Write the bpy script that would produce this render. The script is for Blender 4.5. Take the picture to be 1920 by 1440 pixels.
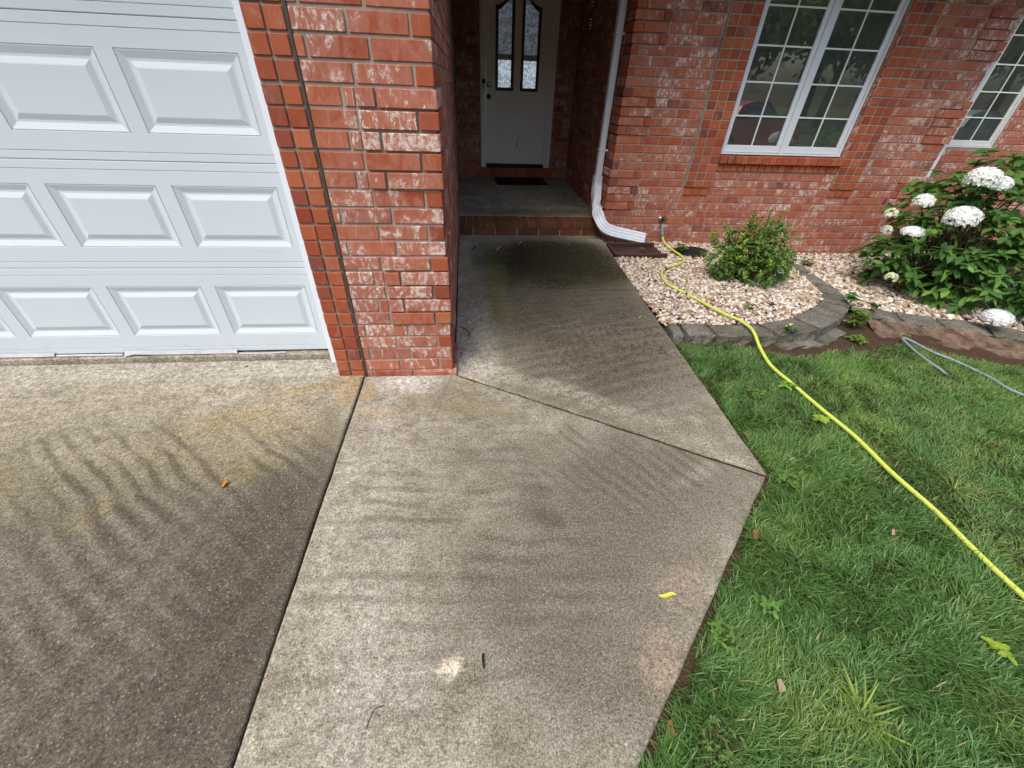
import bpy, math, random
import numpy as np
from mathutils import Vector, Matrix, Quaternion

random.seed(7)
rng = np.random.default_rng(7)
scene = bpy.context.scene
for o in list(bpy.data.objects):
    bpy.data.objects.remove(o)
col = scene.collection

# ------------------------------------------------------------------ camera
PITCH, YAW, ROLL = 0.641343672, 0.115889922, 0.0416293202
CAM = Vector((0.1327939, -2.18048878, 1.53666861))
cp, sp = math.cos(PITCH), math.sin(PITCH)
fw = Vector((math.sin(YAW) * cp, math.cos(YAW) * cp, -sp))
rt = Vector((math.cos(YAW), -math.sin(YAW), 0))
up = rt.cross(fw)
r2 = rt * math.cos(ROLL) + up * math.sin(ROLL)
u2 = up * math.cos(ROLL) - rt * math.sin(ROLL)
cam_d = bpy.data.cameras.new('camera')
cam_d.sensor_width = 36.0
cam_d.sensor_fit = 'HORIZONTAL'
cam_d.lens = 761.876878 / 1920 * 36.0
cam_d.clip_start = 0.02
cam_d.clip_end = 2000
cam = bpy.data.objects.new('camera', cam_d)
m = Matrix((r2, u2, -fw)).transposed().to_4x4()
m.translation = CAM
cam.matrix_world = m
col.objects.link(cam)
scene.camera = cam

# ------------------------------------------------------------------ light
SUN_DIR = Vector((-0.36, -0.42, 0.88)).normalized()      # towards the sun
world = bpy.data.worlds.new('World')
scene.world = world
world.use_nodes = True
wn = world.node_tree
wn.nodes.clear()
wo = wn.nodes.new('ShaderNodeOutputWorld')
wb = wn.nodes.new('ShaderNodeBackground')
ws = wn.nodes.new('ShaderNodeTexSky')
ws.sky_type = 'NISHITA'
ws.sun_disc = False
ws.sun_elevation = math.asin(SUN_DIR.z)
ws.sun_rotation = math.atan2(SUN_DIR.x, SUN_DIR.y)
ws.air_density = 1.0
ws.dust_density = 4.0
ws.ozone_density = 1.0
wb.inputs['Strength'].default_value = 0.15
wn.links.new(ws.outputs[0], wb.inputs[0])
wn.links.new(wb.outputs[0], wo.inputs[0])
sun_d = bpy.data.lights.new('sun', 'SUN')
sun_d.energy = 1.4
sun_d.angle = math.radians(32)
sun_d.color = (1.0, 0.965, 0.92)
sun = bpy.data.objects.new('sun', sun_d)
sun.rotation_euler = SUN_DIR.to_track_quat('Z', 'Y').to_euler()
sun.location = (-6, -10, 12)
col.objects.link(sun)
scene.view_settings.view_transform = 'Standard'
scene.view_settings.look = 'None'
scene.view_settings.exposure = 0.78
scene.view_settings.gamma = 1.0
scene.view_settings.use_curve_mapping = False
scene.cycles.max_bounces = 8
scene.cycles.transparent_max_bounces = 12

# ------------------------------------------------------------------ helpers
def link(o, parent=None, label=None, cat=None, group=None, kind=None):
    col.objects.link(o)
    if parent is not None:
        o.parent = parent
    if label: o['label'] = label
    if cat: o['category'] = cat
    if group: o['group'] = group
    if kind: o['kind'] = kind
    return o

def empty(name, label=None, cat=None, loc=(0, 0, 0), parent=None, group=None, kind=None):
    o = bpy.data.objects.new(name, None)
    o.empty_display_size = 0.1
    o.location = loc
    return link(o, parent, label, cat, group, kind)

def make_mesh(name, v, f, mats, smooth=False, fm=None, cols=None):
    me = bpy.data.meshes.new(name)
    me.from_pydata([tuple(p) for p in v], [], [tuple(q) for q in f])
    for mm in (mats if isinstance(mats, (list, tuple)) else [mats]):
        me.materials.append(mm)
    if fm is not None:
        me.polygons.foreach_set('material_index', np.asarray(fm, dtype=np.int32))
    if smooth:
        me.polygons.foreach_set('use_smooth', np.ones(len(me.polygons), dtype=bool))
    if cols is not None:
        a = me.color_attributes.new('tint', 'FLOAT_COLOR', 'POINT')
        a.data.foreach_set('color', np.asarray(cols, dtype=np.float32).ravel())
    me.update()
    return me

def fast_mesh(name, V, F, mats, smooth=False, cols=None, fm=None):
    """V (n,3) array, F (m,k) int array with constant k"""
    me = bpy.data.meshes.new(name)
    n, mf, k = len(V), len(F), F.shape[1]
    me.vertices.add(n)
    me.vertices.foreach_set('co', np.ascontiguousarray(V, dtype=np.float32).ravel())
    me.loops.add(mf * k)
    me.loops.foreach_set('vertex_index', np.ascontiguousarray(F, dtype=np.int32).ravel())
    me.polygons.add(mf)
    me.polygons.foreach_set('loop_start', np.arange(0, mf * k, k, dtype=np.int32))
    for mm in (mats if isinstance(mats, (list, tuple)) else [mats]):
        me.materials.append(mm)
    if fm is not None:
        me.polygons.foreach_set('material_index', np.asarray(fm, dtype=np.int32))
    if smooth:
        me.polygons.foreach_set('use_smooth', np.ones(mf, dtype=bool))
    if cols is not None:
        a = me.color_attributes.new('tint', 'FLOAT_COLOR', 'POINT')
        a.data.foreach_set('color', np.ascontiguousarray(cols, dtype=np.float32).ravel())
    me.update(calc_edges=True)
    me.validate()
    return me

def mobj(name, me, parent=None, **kw):
    o = bpy.data.objects.new(name, me)
    return link(o, parent, **kw)

# chamfered box: 24 verts
def cbox(c, s, ch=0.003):
    """centre, size -> verts(24), faces (list)"""
    hx, hy, hz = s[0] / 2, s[1] / 2, s[2] / 2
    ch = min(ch, 0.45 * min(s))
    V = []; idx = {}
    for sx in (-1, 1):
        for sy in (-1, 1):
            for sz in (-1, 1):
                for ax in range(3):
                    p = [sx * (hx - ch), sy * (hy - ch), sz * (hz - ch)]
                    p[ax] = (sx * hx, sy * hy, sz * hz)[ax]
                    idx[(sx, sy, sz, ax)] = len(V)
                    V.append((c[0] + p[0], c[1] + p[1], c[2] + p[2]))
    F = []
    for ax in range(3):
        a, b = [(1, 2), (2, 0), (0, 1)][ax]
        for sg in (-1, 1):
            q = []
            for (u, v) in ((-1, -1), (1, -1), (1, 1), (-1, 1)):
                k = [0, 0, 0]; k[ax] = sg; k[a] = u; k[b] = v
                q.append(idx[(k[0], k[1], k[2], ax)])
            F.append(q if sg > 0 else q[::-1])
    for ax in range(3):
        a, b = [(1, 2), (2, 0), (0, 1)][ax]
        for u in (-1, 1):
            for v in (-1, 1):
                k0 = [0, 0, 0]; k1 = [0, 0, 0]
                k0[ax] = -1; k1[ax] = 1
                for k in (k0, k1): k[a] = u; k[b] = v
                q = [idx[(*k0, a)], idx[(*k1, a)], idx[(*k1, b)], idx[(*k0, b)]]
                F.append(q[::-1] if u * v > 0 else q)
    for sx in (-1, 1):
        for sy in (-1, 1):
            for sz in (-1, 1):
                q = [idx[(sx, sy, sz, i)] for i in range(3)]
                F.append(q if sx * sy * sz > 0 else q[::-1])
    return V, F

class MB:
    def __init__(s): s.v = []; s.f = []; s.m = []
    def add(s, V, F, mi=0):
        b = len(s.v); s.v += [tuple(p) for p in V]
        for q in F: s.f.append([b + i for i in q]); s.m.append(mi)
    def box(s, x0, x1, y0, y1, z0, z1, ch=0.003, mi=0):
        V, F = cbox(((x0 + x1) / 2, (y0 + y1) / 2, (z0 + z1) / 2), (x1 - x0, y1 - y0, z1 - z0), ch)
        s.add(V, F, mi)
    def tube(s, pts, r, n=10, mi=0, cap=True, radii=None):
        P = [Vector(p) for p in pts]
        rings = []
        nrm = None
        for i, p in enumerate(P):
            t = (P[min(i + 1, len(P) - 1)] - P[max(i - 1, 0)]).normalized()
            if nrm is None:
                nrm = t.orthogonal().normalized()
            nrm = (nrm - t * nrm.dot(t)).normalized()
            bn = t.cross(nrm)
            rr = radii[i] if radii else r
            rings.append([p + (nrm * math.cos(2 * math.pi * k / n) + bn * math.sin(2 * math.pi * k / n)) * rr for k in range(n)])
        V = [q for rg in rings for q in rg]
        F = []
        for i in range(len(P) - 1):
            for k in range(n):
                F.append([i * n + k, i * n + (k + 1) % n, (i + 1) * n + (k + 1) % n, (i + 1) * n + k])
        if cap:
            F.append(list(range(n))[::-1]); F.append([(len(P) - 1) * n + k for k in range(n)])
        s.add(V, F, mi)
    def build(s, name, mats, parent=None, smooth=False, **kw):
        return mobj(name, make_mesh(name, s.v, s.f, mats, smooth, s.m), parent, **kw)

def catmull(pts, n=8):
    P = [Vector(p) for p in pts]; P = [P[0] * 2 - P[1]] + P + [P[-1] * 2 - P[-2]]
    out = []
    for i in range(1, len(P) - 2):
        for k in range(n):
            t = k / n
            a, b, c, d = P[i - 1], P[i], P[i + 1], P[i + 2]
            out.append(0.5 * ((2 * b) + (c - a) * t + (2 * a - 5 * b + 4 * c - d) * t * t + (3 * b - a - 3 * c + d) * t ** 3))
    out.append(P[-2])
    return out

_vn = rng.random((64, 64))
def vnoise(x, y, s):
    x = np.asarray(x) * s; y = np.asarray(y) * s
    xi = np.floor(x).astype(int); yi = np.floor(y).astype(int)
    fx = x - xi; fy = y - yi
    fx = fx * fx * (3 - 2 * fx); fy = fy * fy * (3 - 2 * fy)
    g = lambda a, b: _vn[a % 64, b % 64]
    return (g(xi, yi) * (1 - fx) + g(xi + 1, yi) * fx) * (1 - fy) + (g(xi, yi + 1) * (1 - fx) + g(xi + 1, yi + 1) * fx) * fy

def inpoly(x, y, poly):
    c = np.zeros(np.shape(x), bool)
    n = len(poly)
    for i in range(n):
        x0, y0 = poly[i]; x1, y1 = poly[(i + 1) % n]
        cond = ((y0 > y) != (y1 > y)) & (x < (x1 - x0) * (y - y0) / (y1 - y0 + 1e-12) + x0)
        c ^= cond
    return c

# ------------------------------------------------------------------ node helper
class NT:
    def __init__(s, name):
        s.mat = bpy.data.materials.new(name); s.mat.use_nodes = True
        s.t = s.mat.node_tree; s.t.nodes.clear()
        s.out = s.n('ShaderNodeOutputMaterial')
        s.bsdf = s.n('ShaderNodeBsdfPrincipled')
        s.t.links.new(s.bsdf.outputs[0], s.out.inputs[0])
    def n(s, kind, **kw):
        nd = s.t.nodes.new(kind)
        for k, v in kw.items(): setattr(nd, k, v)
        return nd
    def set(s, inp, v):
        if hasattr(v, 'is_output') or isinstance(v, bpy.types.NodeSocket): s.t.links.new(v, inp)
        elif v is not None:
            if isinstance(v, (tuple, list)) and len(v) == 3 and inp.type == 'RGBA': v = (*v, 1)
            inp.default_value = v
    def math(s, op, a, b=None, c=None, clamp=False):
        nd = s.n('ShaderNodeMath', operation=op, use_clamp=clamp)
        s.set(nd.inputs[0], a); s.set(nd.inputs[1], b)
        if c is not None: s.set(nd.inputs[2], c)
        return nd.outputs[0]
    def vmath(s, op, a, b=None, scale=None):
        nd = s.n('ShaderNodeVectorMath', operation=op)
        s.set(nd.inputs[0], a); s.set(nd.inputs[1], b)
        if scale is not None: s.set(nd.inputs['Scale'], scale)
        return nd.outputs['Value'] if op in ('LENGTH', 'DOT_PRODUCT', 'DISTANCE') else nd.outputs[0]
    def noise(s, vec, scale, detail=3, rough=0.55, dist=0.0, col=False):
        nd = s.n('ShaderNodeTexNoise')
        s.set(nd.inputs['Vector'], vec); s.set(nd.inputs['Scale'], scale); s.set(nd.inputs['Detail'], detail)
        s.set(nd.inputs['Roughness'], rough); s.set(nd.inputs['Distortion'], dist)
        return nd.outputs['Color' if col else 'Fac']
    def ramp(s, fac, stops, interp='LINEAR'):
        nd = s.n('ShaderNodeValToRGB'); cr = nd.color_ramp; cr.interpolation = interp
        while len(cr.elements) < len(stops): cr.elements.new(0.5)
        for e, (p, c) in zip(cr.elements, stops):
            e.position = p; e.color = (*c, 1) if len(c) == 3 else c
        s.set(nd.inputs[0], fac)
        return nd.outputs[0]
    def mapr(s, v, a, b, c=0.0, d=1.0, smooth=True):
        nd = s.n('ShaderNodeMapRange'); nd.interpolation_type = 'SMOOTHSTEP' if smooth else 'LINEAR'
        s.set(nd.inputs[0], v); s.set(nd.inputs[1], a); s.set(nd.inputs[2], b); s.set(nd.inputs[3], c); s.set(nd.inputs[4], d)
        return nd.outputs[0]
    def mix(s, f, a, b, mode='MIX'):
        nd = s.n('ShaderNodeMix', data_type='RGBA', blend_type=mode, clamp_factor=True)
        s.set(nd.inputs[0], f); s.set(nd.inputs[6], a); s.set(nd.inputs[7], b)
        return nd.outputs[2]
    def bump(s, h, strength=0.3, dist=0.01):
        nd = s.n('ShaderNodeBump'); s.set(nd.inputs['Strength'], strength); s.set(nd.inputs['Distance'], dist); s.set(nd.inputs['Height'], h)
        s.set(s.bsdf.inputs['Normal'], nd.outputs[0])
    def fin(s, color=None, rough=0.8, spec=0.3, metal=0.0):
        if color is not None: s.set(s.bsdf.inputs['Base Color'], color)
        s.set(s.bsdf.inputs['Roughness'], rough); s.set(s.bsdf.inputs['Specular IOR Level'], spec); s.set(s.bsdf.inputs['Metallic'], metal)
        return s.mat
    def obj(s): return s.n('ShaderNodeTexCoord').outputs['Object']
    def pos(s): return s.n('ShaderNodeNewGeometry').outputs['Position']
    def rand(s):
        a = s.n('ShaderNodeObjectInfo').outputs['Random']; b = s.n('ShaderNodeNewGeometry').outputs['Random Per Island']
        return s.math('FRACT', s.math('ADD', a, b))

def simple(name, c, rough=0.6, spec=0.3, var=0.12, scale=8, metal=0.0, bump=0.0, bscale=60):
    t = NT(name); p = t.obj()
    n = t.noise(p, scale, 4)
    cc = t.mix(n, tuple(x * (1 - var) for x in c), tuple(min(1, x * (1 + var)) for x in c))
    if bump: t.bump(t.noise(p, bscale, 4), bump, 0.004)
    return t.fin(cc, rough, spec, metal)

# ------------------------------------------------------------------ materials
def brick_mat(name, wash, algae=0.0):
    t = NT(name); r = t.rand(); p = t.obj()
    r2_ = t.math('FRACT', t.math('MULTIPLY', r, 17.31)); r3 = t.math('FRACT', t.math('MULTIPLY', r, 53.77))
    off = t.vmath('SCALE', (31.7, 57.1, 19.3), scale=r)
    q = t.vmath('ADD', p, off)
    base = t.ramp(r, [(0, (0.26, 0.052, 0.019)), (0.3, (0.32, 0.074, 0.025)), (0.6, (0.37, 0.102, 0.034)), (0.82, (0.29, 0.066, 0.028)), (0.93, (0.17, 0.050, 0.034)), (1, (0.13, 0.050, 0.040))])
    big = t.noise(q, 7, 4, 0.6)
    base = t.mix(t.math('MULTIPLY', big, 0.8), base, t.mix(r2_, (0.19, 0.040, 0.024), (0.40, 0.125, 0.062)))
    # lime wash: swirling smears
    qs = t.vmath('MULTIPLY', q, (1.0, 1.0, 0.62))
    warp = t.noise(qs, 9, 3, 0.5, col=True)
    qw = t.vmath('ADD', qs, t.vmath('SCALE', warp, scale=0.10))
    sm_a = t.noise(qw, 15, 7, 0.70, 0.6)
    sm_b = t.noise(t.vmath('MULTIPLY', q, (2.8, 2.8, 0.9)), 19, 6, 0.70, 0.5)
    sm = t.math('ADD', t.math('MULTIPLY', sm_a, t.mapr(r2_, 0.45, 0.6, 1.0, 0.25)), t.math('MULTIPLY', sm_b, t.mapr(r2_, 0.45, 0.6, 0.0, 0.75)))
    lo = t.noise(q, 5.5, 2, 0.5)
    amt = t.math('ADD', t.math('MULTIPLY', t.math('SUBTRACT', r3, 0.40), 0.15), t.math('MULTIPLY', t.math('SUBTRACT', lo, 0.5), 0.36))
    amt = t.math('ADD', amt, wash)
    thr = t.math('SUBTRACT', 0.66, amt)
    w = t.mapr(sm, thr, t.math('ADD', thr, 0.05))
    haze = t.mapr(sm, t.math('SUBTRACT', thr, 0.24), t.math('ADD', thr, 0.02))
    c1 = t.mix(t.math('MULTIPLY', haze, 0.50), base, (0.42, 0.205, 0.155))
    fine = t.noise(q, 140, 2, 0.6)
    w = t.math('MULTIPLY', w, t.mapr(fine, 0.30, 0.52, 0.45, 1.0))
    w = t.math('MULTIPLY', w, t.mapr(t.noise(q, 46, 4, 0.6), 0.40, 0.58, 0.12, 1.0))
    c2 = t.mix(w, c1, t.mix(r2_, (0.54, 0.42, 0.36), (0.66, 0.58, 0.52)))
    c2 = t.mix(t.mapr(fine, 0.62, 0.75, 0, 0.35), c2, (0.10, 0.03, 0.025))
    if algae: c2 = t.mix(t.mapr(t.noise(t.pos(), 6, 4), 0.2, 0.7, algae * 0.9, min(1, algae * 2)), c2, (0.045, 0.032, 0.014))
    t.bump(t.math('ADD', t.math('MULTIPLY', fine, 0.5), t.math('ADD', t.math('MULTIPLY', w, 0.5), t.math('MULTIPLY', sm, 0.8))), 0.45, 0.004)
    return t.fin(c2, 0.86, 0.25)

M = {}
M['brick'] = brick_mat('brick_washed', 0.118)
M['brick_wall'] = brick_mat('brick_weathered', 0.092)
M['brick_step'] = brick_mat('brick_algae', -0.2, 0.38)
M['brick_plain'] = brick_mat('brick_plain', -0.10)

t = NT('mortar'); p = t.obj()
n1 = t.noise(p, 60, 4); n2 = t.noise(p, 4, 3)
c = t.mix(n1, (0.22, 0.195, 0.16), (0.37, 0.335, 0.285)); c = t.mix(t.mapr(n2, 0.4, 0.7, 0, 0.5), c, (0.20, 0.16, 0.13))
t.bump(n1, 0.5, 0.004); M['mortar'] = t.fin(c, 0.95, 0.1)

def concrete(name, stains, streaks=(), base=((0.200, 0.176, 0.126), (0.365, 0.340, 0.268)), dirt=0.35):
    """stains: (cx, cy, rx, ry, angle, colour, strength); streaks: (angle, across, along, cx, cy, rx, ry, strength)"""
    t = NT(name); p = t.pos()
    warp = t.noise(p, 3.0, 4, 0.6, col=True)
    pw = t.vmath('ADD', p, t.vmath('SCALE', t.vmath('SUBTRACT', warp, (0.5, 0.5, 0.5)), scale=0.24))
    mid = t.noise(p, 7.0, 6, 0.68)
    big = t.noise(p, 1.5, 5, 0.62)
    mot = t.noise(p, 34.0, 4, 0.65)
    c = t.mix(t.mapr(mid, 0.30, 0.72), base[0], base[1])
    c = t.mix(t.mapr(big, 0.42, 0.66, 0, dirt), c, (0.135, 0.112, 0.084))
    def ell(cx, cy, rx, ry, ang, lo=0.25):
        dv = t.vmath('SUBTRACT', pw, (cx, cy, 0))
        vr = t.n('ShaderNodeVectorRotate', rotation_type='Z_AXIS'); t.set(vr.inputs['Vector'], dv); t.set(vr.inputs['Angle'], -ang)
        d = t.vmath('LENGTH', t.vmath('MULTIPLY', vr.outputs[0], (1 / rx, 1 / ry, 0)))
        return t.mapr(d, 1.1, lo)
    brk = t.mapr(mot, 0.30, 0.64, 0.40, 1.0)
    for (cx, cy, rx, ry, ang, colr, st) in stains:
        f = t.math('MULTIPLY', ell(cx, cy, rx, ry, ang), t.math('MULTIPLY', t.math('MULTIPLY', t.mapr(mid, 0.2, 0.66, 0.5, 1.0), brk), st))
        c = t.mix(f, c, colr)
    for (ang, across, along, cx, cy, rx, ry, st) in streaks:
        vr = t.n('ShaderNodeVectorRotate', rotation_type='Z_AXIS'); t.set(vr.inputs['Vector'], t.vmath('ADD', p, t.vmath('SCALE', t.vmath('SUBTRACT', warp, (0.5, 0.5, 0.5)), scale=0.10))); t.set(vr.inputs['Angle'], -ang)
        sxy = t.n('ShaderNodeSeparateXYZ'); t.set(sxy.inputs[0], vr.outputs[0])
        ph = t.math('ADD', t.math('MULTIPLY', sxy.outputs[1], across * 6.2832), t.math('MULTIPLY', t.noise(p, 2.0, 3, 0.5), 7.0))
        wv_ = t.math('SINE', ph)
        gate = t.mapr(t.noise(t.vmath('MULTIPLY', vr.outputs[0], (along, across * 0.5, 0)), 1.0, 2, 0.5), 0.38, 0.60)
        m_ = t.math('MULTIPLY', ell(cx, cy, rx, ry, 0, 0.45), t.math('MULTIPLY', brk, t.math('MULTIPLY', gate, st)))
        c = t.mix(t.math('MULTIPLY', t.mapr(wv_, 0.0, 0.95), m_), c, (0.060, 0.049, 0.034))
        c = t.mix(t.math('MULTIPLY', t.mapr(wv_, -0.1, -1.0), t.math('MULTIPLY', m_, 0.25)), c, (0.32, 0.285, 0.225))
    # exposed sand and aggregate
    fine = t.noise(p, 170, 3, 0.75)
    med = t.noise(p, 80, 3, 0.6)
    c = t.mix(1.0, c, t.ramp(med, [(0.32, (0.70, 0.69, 0.67)), (0.5, (1, 1, 1)), (0.68, (1.27, 1.27, 1.26))]), 'MULTIPLY')
    c = t.mix(1.0, c, t.ramp(mot, [(0.30, (0.66, 0.65, 0.63)), (0.52, (1, 1, 1)), (0.72, (1.24, 1.23, 1.21))]), 'MULTIPLY')
    c = t.mix(1.0, c, t.ramp(fine, [(0.30, (0.36, 0.34, 0.32)), (0.5, (1, 1, 1)), (0.68, (1.75, 1.74, 1.72))]), 'MULTIPLY')
    for (sc, lo_, amt, cA, cB) in ((95.0, 0.60, 0.42, (0.55, 0.49, 0.40), (0.40, 0.33, 0.24)), (55.0, 0.88, 0.28, (0.55, 0.49, 0.40), (0.36, 0.29, 0.21))):
        vo = t.n('ShaderNodeTexVoronoi'); t.set(vo.inputs['Vector'], p); t.set(vo.inputs['Scale'], sc)
        sc_ = t.n('ShaderNodeSeparateColor'); t.set(sc_.inputs[0], vo.outputs['Color'])
        chip = t.math('MULTIPLY', t.mapr(vo.outputs['Distance'], 0.28, 0.16), t.mapr(sc_.outputs[0], lo_, lo_ + 0.03))
        c = t.mix(t.math('MULTIPLY', chip, amt), c, t.mix(sc_.outputs[1], cA, cB))
        dk = t.math('MULTIPLY', t.mapr(vo.outputs['Distance'], 0.30, 0.15), t.mapr(sc_.outputs[0], 0.24, 0.20))
        c = t.mix(t.math('MULTIPLY', dk, 0.55), c, (0.06, 0.05, 0.04))
    t.bump(t.math('ADD', fine, t.math('MULTIPLY', mot, 0.6)), 0.6, 0.006)
    return t.fin(c, 0.9, 0.2)

DK = (0.062, 0.051, 0.036); DG = (0.034, 0.032, 0.011); LT = (0.46, 0.43, 0.375); OR = (0.36, 0.235, 0.085); GR = (0.20, 0.165, 0.060); BK = (0.020, 0.018, 0.006); PK = (0.34, 0.255, 0.185); TN = (0.36, 0.32, 0.25)
M['conc_drive'] = concrete('concrete_driveway', [
    (-1.9, 0.12, 2.4, 0.24, 0, LT, 0.75), (-2.8, -0.22, 1.3, 0.35, 0, TN, 0.75), (-1.5, -0.15, 0.8, 0.25, 0, TN, 0.6),
    (-1.2, -1.6, 2.1, 1.2, 0.0, DK, 0.85), (-0.72, -1.3, 0.35, 1.0, 0, DK, 0.6), (-1.6, -0.85, 1.15, 0.36, -0.1, DK, 0.55), (-2.5, -0.65, 0.35, 0.25, 0, (0.09, 0.08, 0.05), 0.7), (-0.95, -1.35, 0.8, 0.7, 0.5, DK, 0.60), (-0.68, -1.1, 0.24, 0.8, 0.0, DK, 0.72), (-1.2, -2.1, 1.4, 0.7, 0.2, DK, 0.75), (-1.95, -1.55, 0.35, 0.3, 0.4, PK, 0.45), (-1.5, -1.75, 0.3, 0.2, 0, PK, 0.35),
    (-1.75, -0.62, 0.30, 0.13, 0, TN, 0.55), (-2.2, -0.95, 0.5, 0.12, 0.2, TN, 0.5),
    (-0.86, -0.12, 0.34, 0.10, 0.15, OR, 0.5), (-1.16, -0.36, 0.34, 0.11, 0.35, OR, 0.5), (-0.62, -0.16, 0.09, 0.24, 0, OR, 0.5), (-0.95, -0.42, 0.35, 0.14, 0.3, (0.32, 0.24, 0.15), 0.5),
    (-2.0, -0.62, 1.3, 0.55, 0, (0.20, 0.175, 0.085), 0.45), (-1.0, -0.55, 0.7, 0.3, 0.2, (0.22, 0.185, 0.085), 0.40), (-0.95, -0.78, 0.22, 0.12, 0.4, GR, 0.6), (-1.5, -0.98, 0.16, 0.10, 0.3, GR, 0.55), (-2.1, -0.85, 0.3, 0.2, 0, GR, 0.4), (-0.74, 0.02, 0.2, 0.09, 0, LT, 0.75)],
    [(-0.70, 12.5, 2.4, -1.5, -0.80, 1.15, 0.50, 0.78), (-0.62, 11.5, 2.4, -1.3, -1.25, 0.8, 0.45, 0.62), (1.15, 7.0, 1.6, -0.9, -1.6, 0.8, 0.9, 0.32), (0.05, 16.0, 1.0, -1.8, -0.05, 2.2, 0.4, 0.15)])
M['conc_pad'] = concrete('concrete_pad', [
    (-0.28, -0.07, 0.28, 0.17, 0, (0.56, 0.54, 0.50), 0.95), (-0.36, -1.0, 0.22, 1.1, 0.10, (0.40, 0.37, 0.31), 0.50), (-0.2, -1.7, 0.3, 0.4, 0.1, (0.40, 0.37, 0.31), 0.45), (0.12, -0.36, 0.42, 0.11, -0.3, GR, 0.50), (-0.42, -0.36, 0.20, 0.06, 0, OR, 0.40), (-0.52, -0.17, 0.035, 0.12, 0, OR, 0.8), (0.12, -0.13, 0.10, 0.10, 0, OR, 0.3),
    (0.95, -0.95, 0.85, 0.55, 0.3, DK, 0.80), (0.35, -1.1, 0.9, 0.9, 0, DK, 0.40), (0.42, -1.12, 0.13, 0.08, -0.6, (0.045, 0.040, 0.034), 0.75), (0.42, -0.98, 0.10, 0.07, 0, DK, 0.6), (0.2, -0.75, 0.45, 0.10, 0.1, DK, 0.30), (0.45, -1.55, 0.6, 0.55, 0, DK, 0.62), (1.28, -0.86, 0.28, 0.06, 0.55, (0.40, 0.36, 0.30), 0.35), (0.75, -1.72, 0.12, 0.16, 0.6, PK, 0.6), (0.9, -1.45, 0.16, 0.10, 0.7, PK, 0.5),
    (0.028, -1.672, 0.045, 0.04, 0, (0.66, 0.57, 0.43), 1.1)],
    [(-0.06, 12.0, 2.8, 0.0, -1.25, 0.80, 0.75, 0.46), (-0.98, 15.0, 2.6, 0.95, -0.78, 0.6, 0.45, 0.50), (0.05, 14.0, 1.6, 0.0, -0.4, 0.7, 0.4, 0.20)])
M['conc_walk'] = concrete('concrete_walk', [
    (0.55, 1.0, 0.6, 1.2, 0, (0.11, 0.105, 0.05), 0.8), (0.9, 1.9, 1.2, 1.0, 0, DG, 0.9), (1.05, 0.50, 1.1, 1.4, 0.12, DK, 1.30), (1.2, 1.0, 0.7, 0.6, 0.12, DK, 0.7), (0.16, 0.40, 0.20, 0.9, 0, (0.42, 0.385, 0.31), 0.70), (0.20, 0.03, 0.34, 0.12, -0.5, LT, 0.55), (0.40, 1.05, 0.10, 0.45, 0, GR, 0.65), (0.75, -0.28, 0.7, 0.10, -0.55, TN, 0.6),
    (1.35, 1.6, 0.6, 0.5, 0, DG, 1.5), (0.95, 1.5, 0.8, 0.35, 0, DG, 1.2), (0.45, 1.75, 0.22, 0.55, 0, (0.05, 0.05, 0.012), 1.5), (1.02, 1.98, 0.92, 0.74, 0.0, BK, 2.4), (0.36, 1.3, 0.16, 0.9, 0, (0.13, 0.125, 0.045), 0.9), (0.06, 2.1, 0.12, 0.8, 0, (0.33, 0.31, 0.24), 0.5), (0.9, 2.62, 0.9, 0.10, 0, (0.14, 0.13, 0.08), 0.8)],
    [(0.29, 10.0, 2.2, 1.0, 0.2, 0.9, 0.9, 0.45), (0.1, 12.0, 1.6, 0.9, 1.2, 0.9, 0.5, 0.35)], dirt=0.6)
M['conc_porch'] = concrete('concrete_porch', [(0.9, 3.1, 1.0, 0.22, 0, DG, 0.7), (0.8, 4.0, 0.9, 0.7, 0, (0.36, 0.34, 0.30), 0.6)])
M['conc_lip'] = concrete('concrete_lip', [(-1.5, 0.2, 3, 0.05, 0, LT, 0.4)])

t = NT('soil'); p = t.pos()
n1 = t.noise(p, 14, 6, 0.7); n2 = t.noise(p, 90, 3); n3 = t.noise(p, 2.5, 3)
c = t.mix(n1, (0.030, 0.019, 0.012), (0.105, 0.062, 0.040)); c = t.mix(t.mapr(n2, 0.55, 0.7, 0, 0.6), c, (0.16, 0.11, 0.075))
c = t.mix(t.mapr(n3, 0.5, 0.7, 0, 0.5), c, (0.035, 0.040, 0.016))
t.bump(t.math('ADD', n1, n2), 0.8, 0.02); M['soil'] = t.fin(c, 0.95, 0.1)

t = NT('moss'); p = t.pos(); n1 = t.noise(p, 120, 3)
M['moss'] = t.fin(t.mix(n1, (0.010, 0.011, 0.005), (0.045, 0.050, 0.014)), 0.95, 0.1)

t = NT('bank_clay'); p = t.pos()
n1 = t.noise(p, 9, 6, 0.7); n2 = t.noise(p, 70, 4)
c = t.mix(t.mapr(n1, 0.3, 0.7), (0.050, 0.030, 0.020), (0.21, 0.145, 0.105)); c = t.mix(t.mapr(n2, 0.55, 0.75, 0, 0.5), c, (0.05, 0.04, 0.03)); t.bump(t.math('ADD', n1, t.math('MULTIPLY', n2, 0.4)), 0.9, 0.03)
M['clay'] = t.fin(c, 0.95, 0.1)

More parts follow.
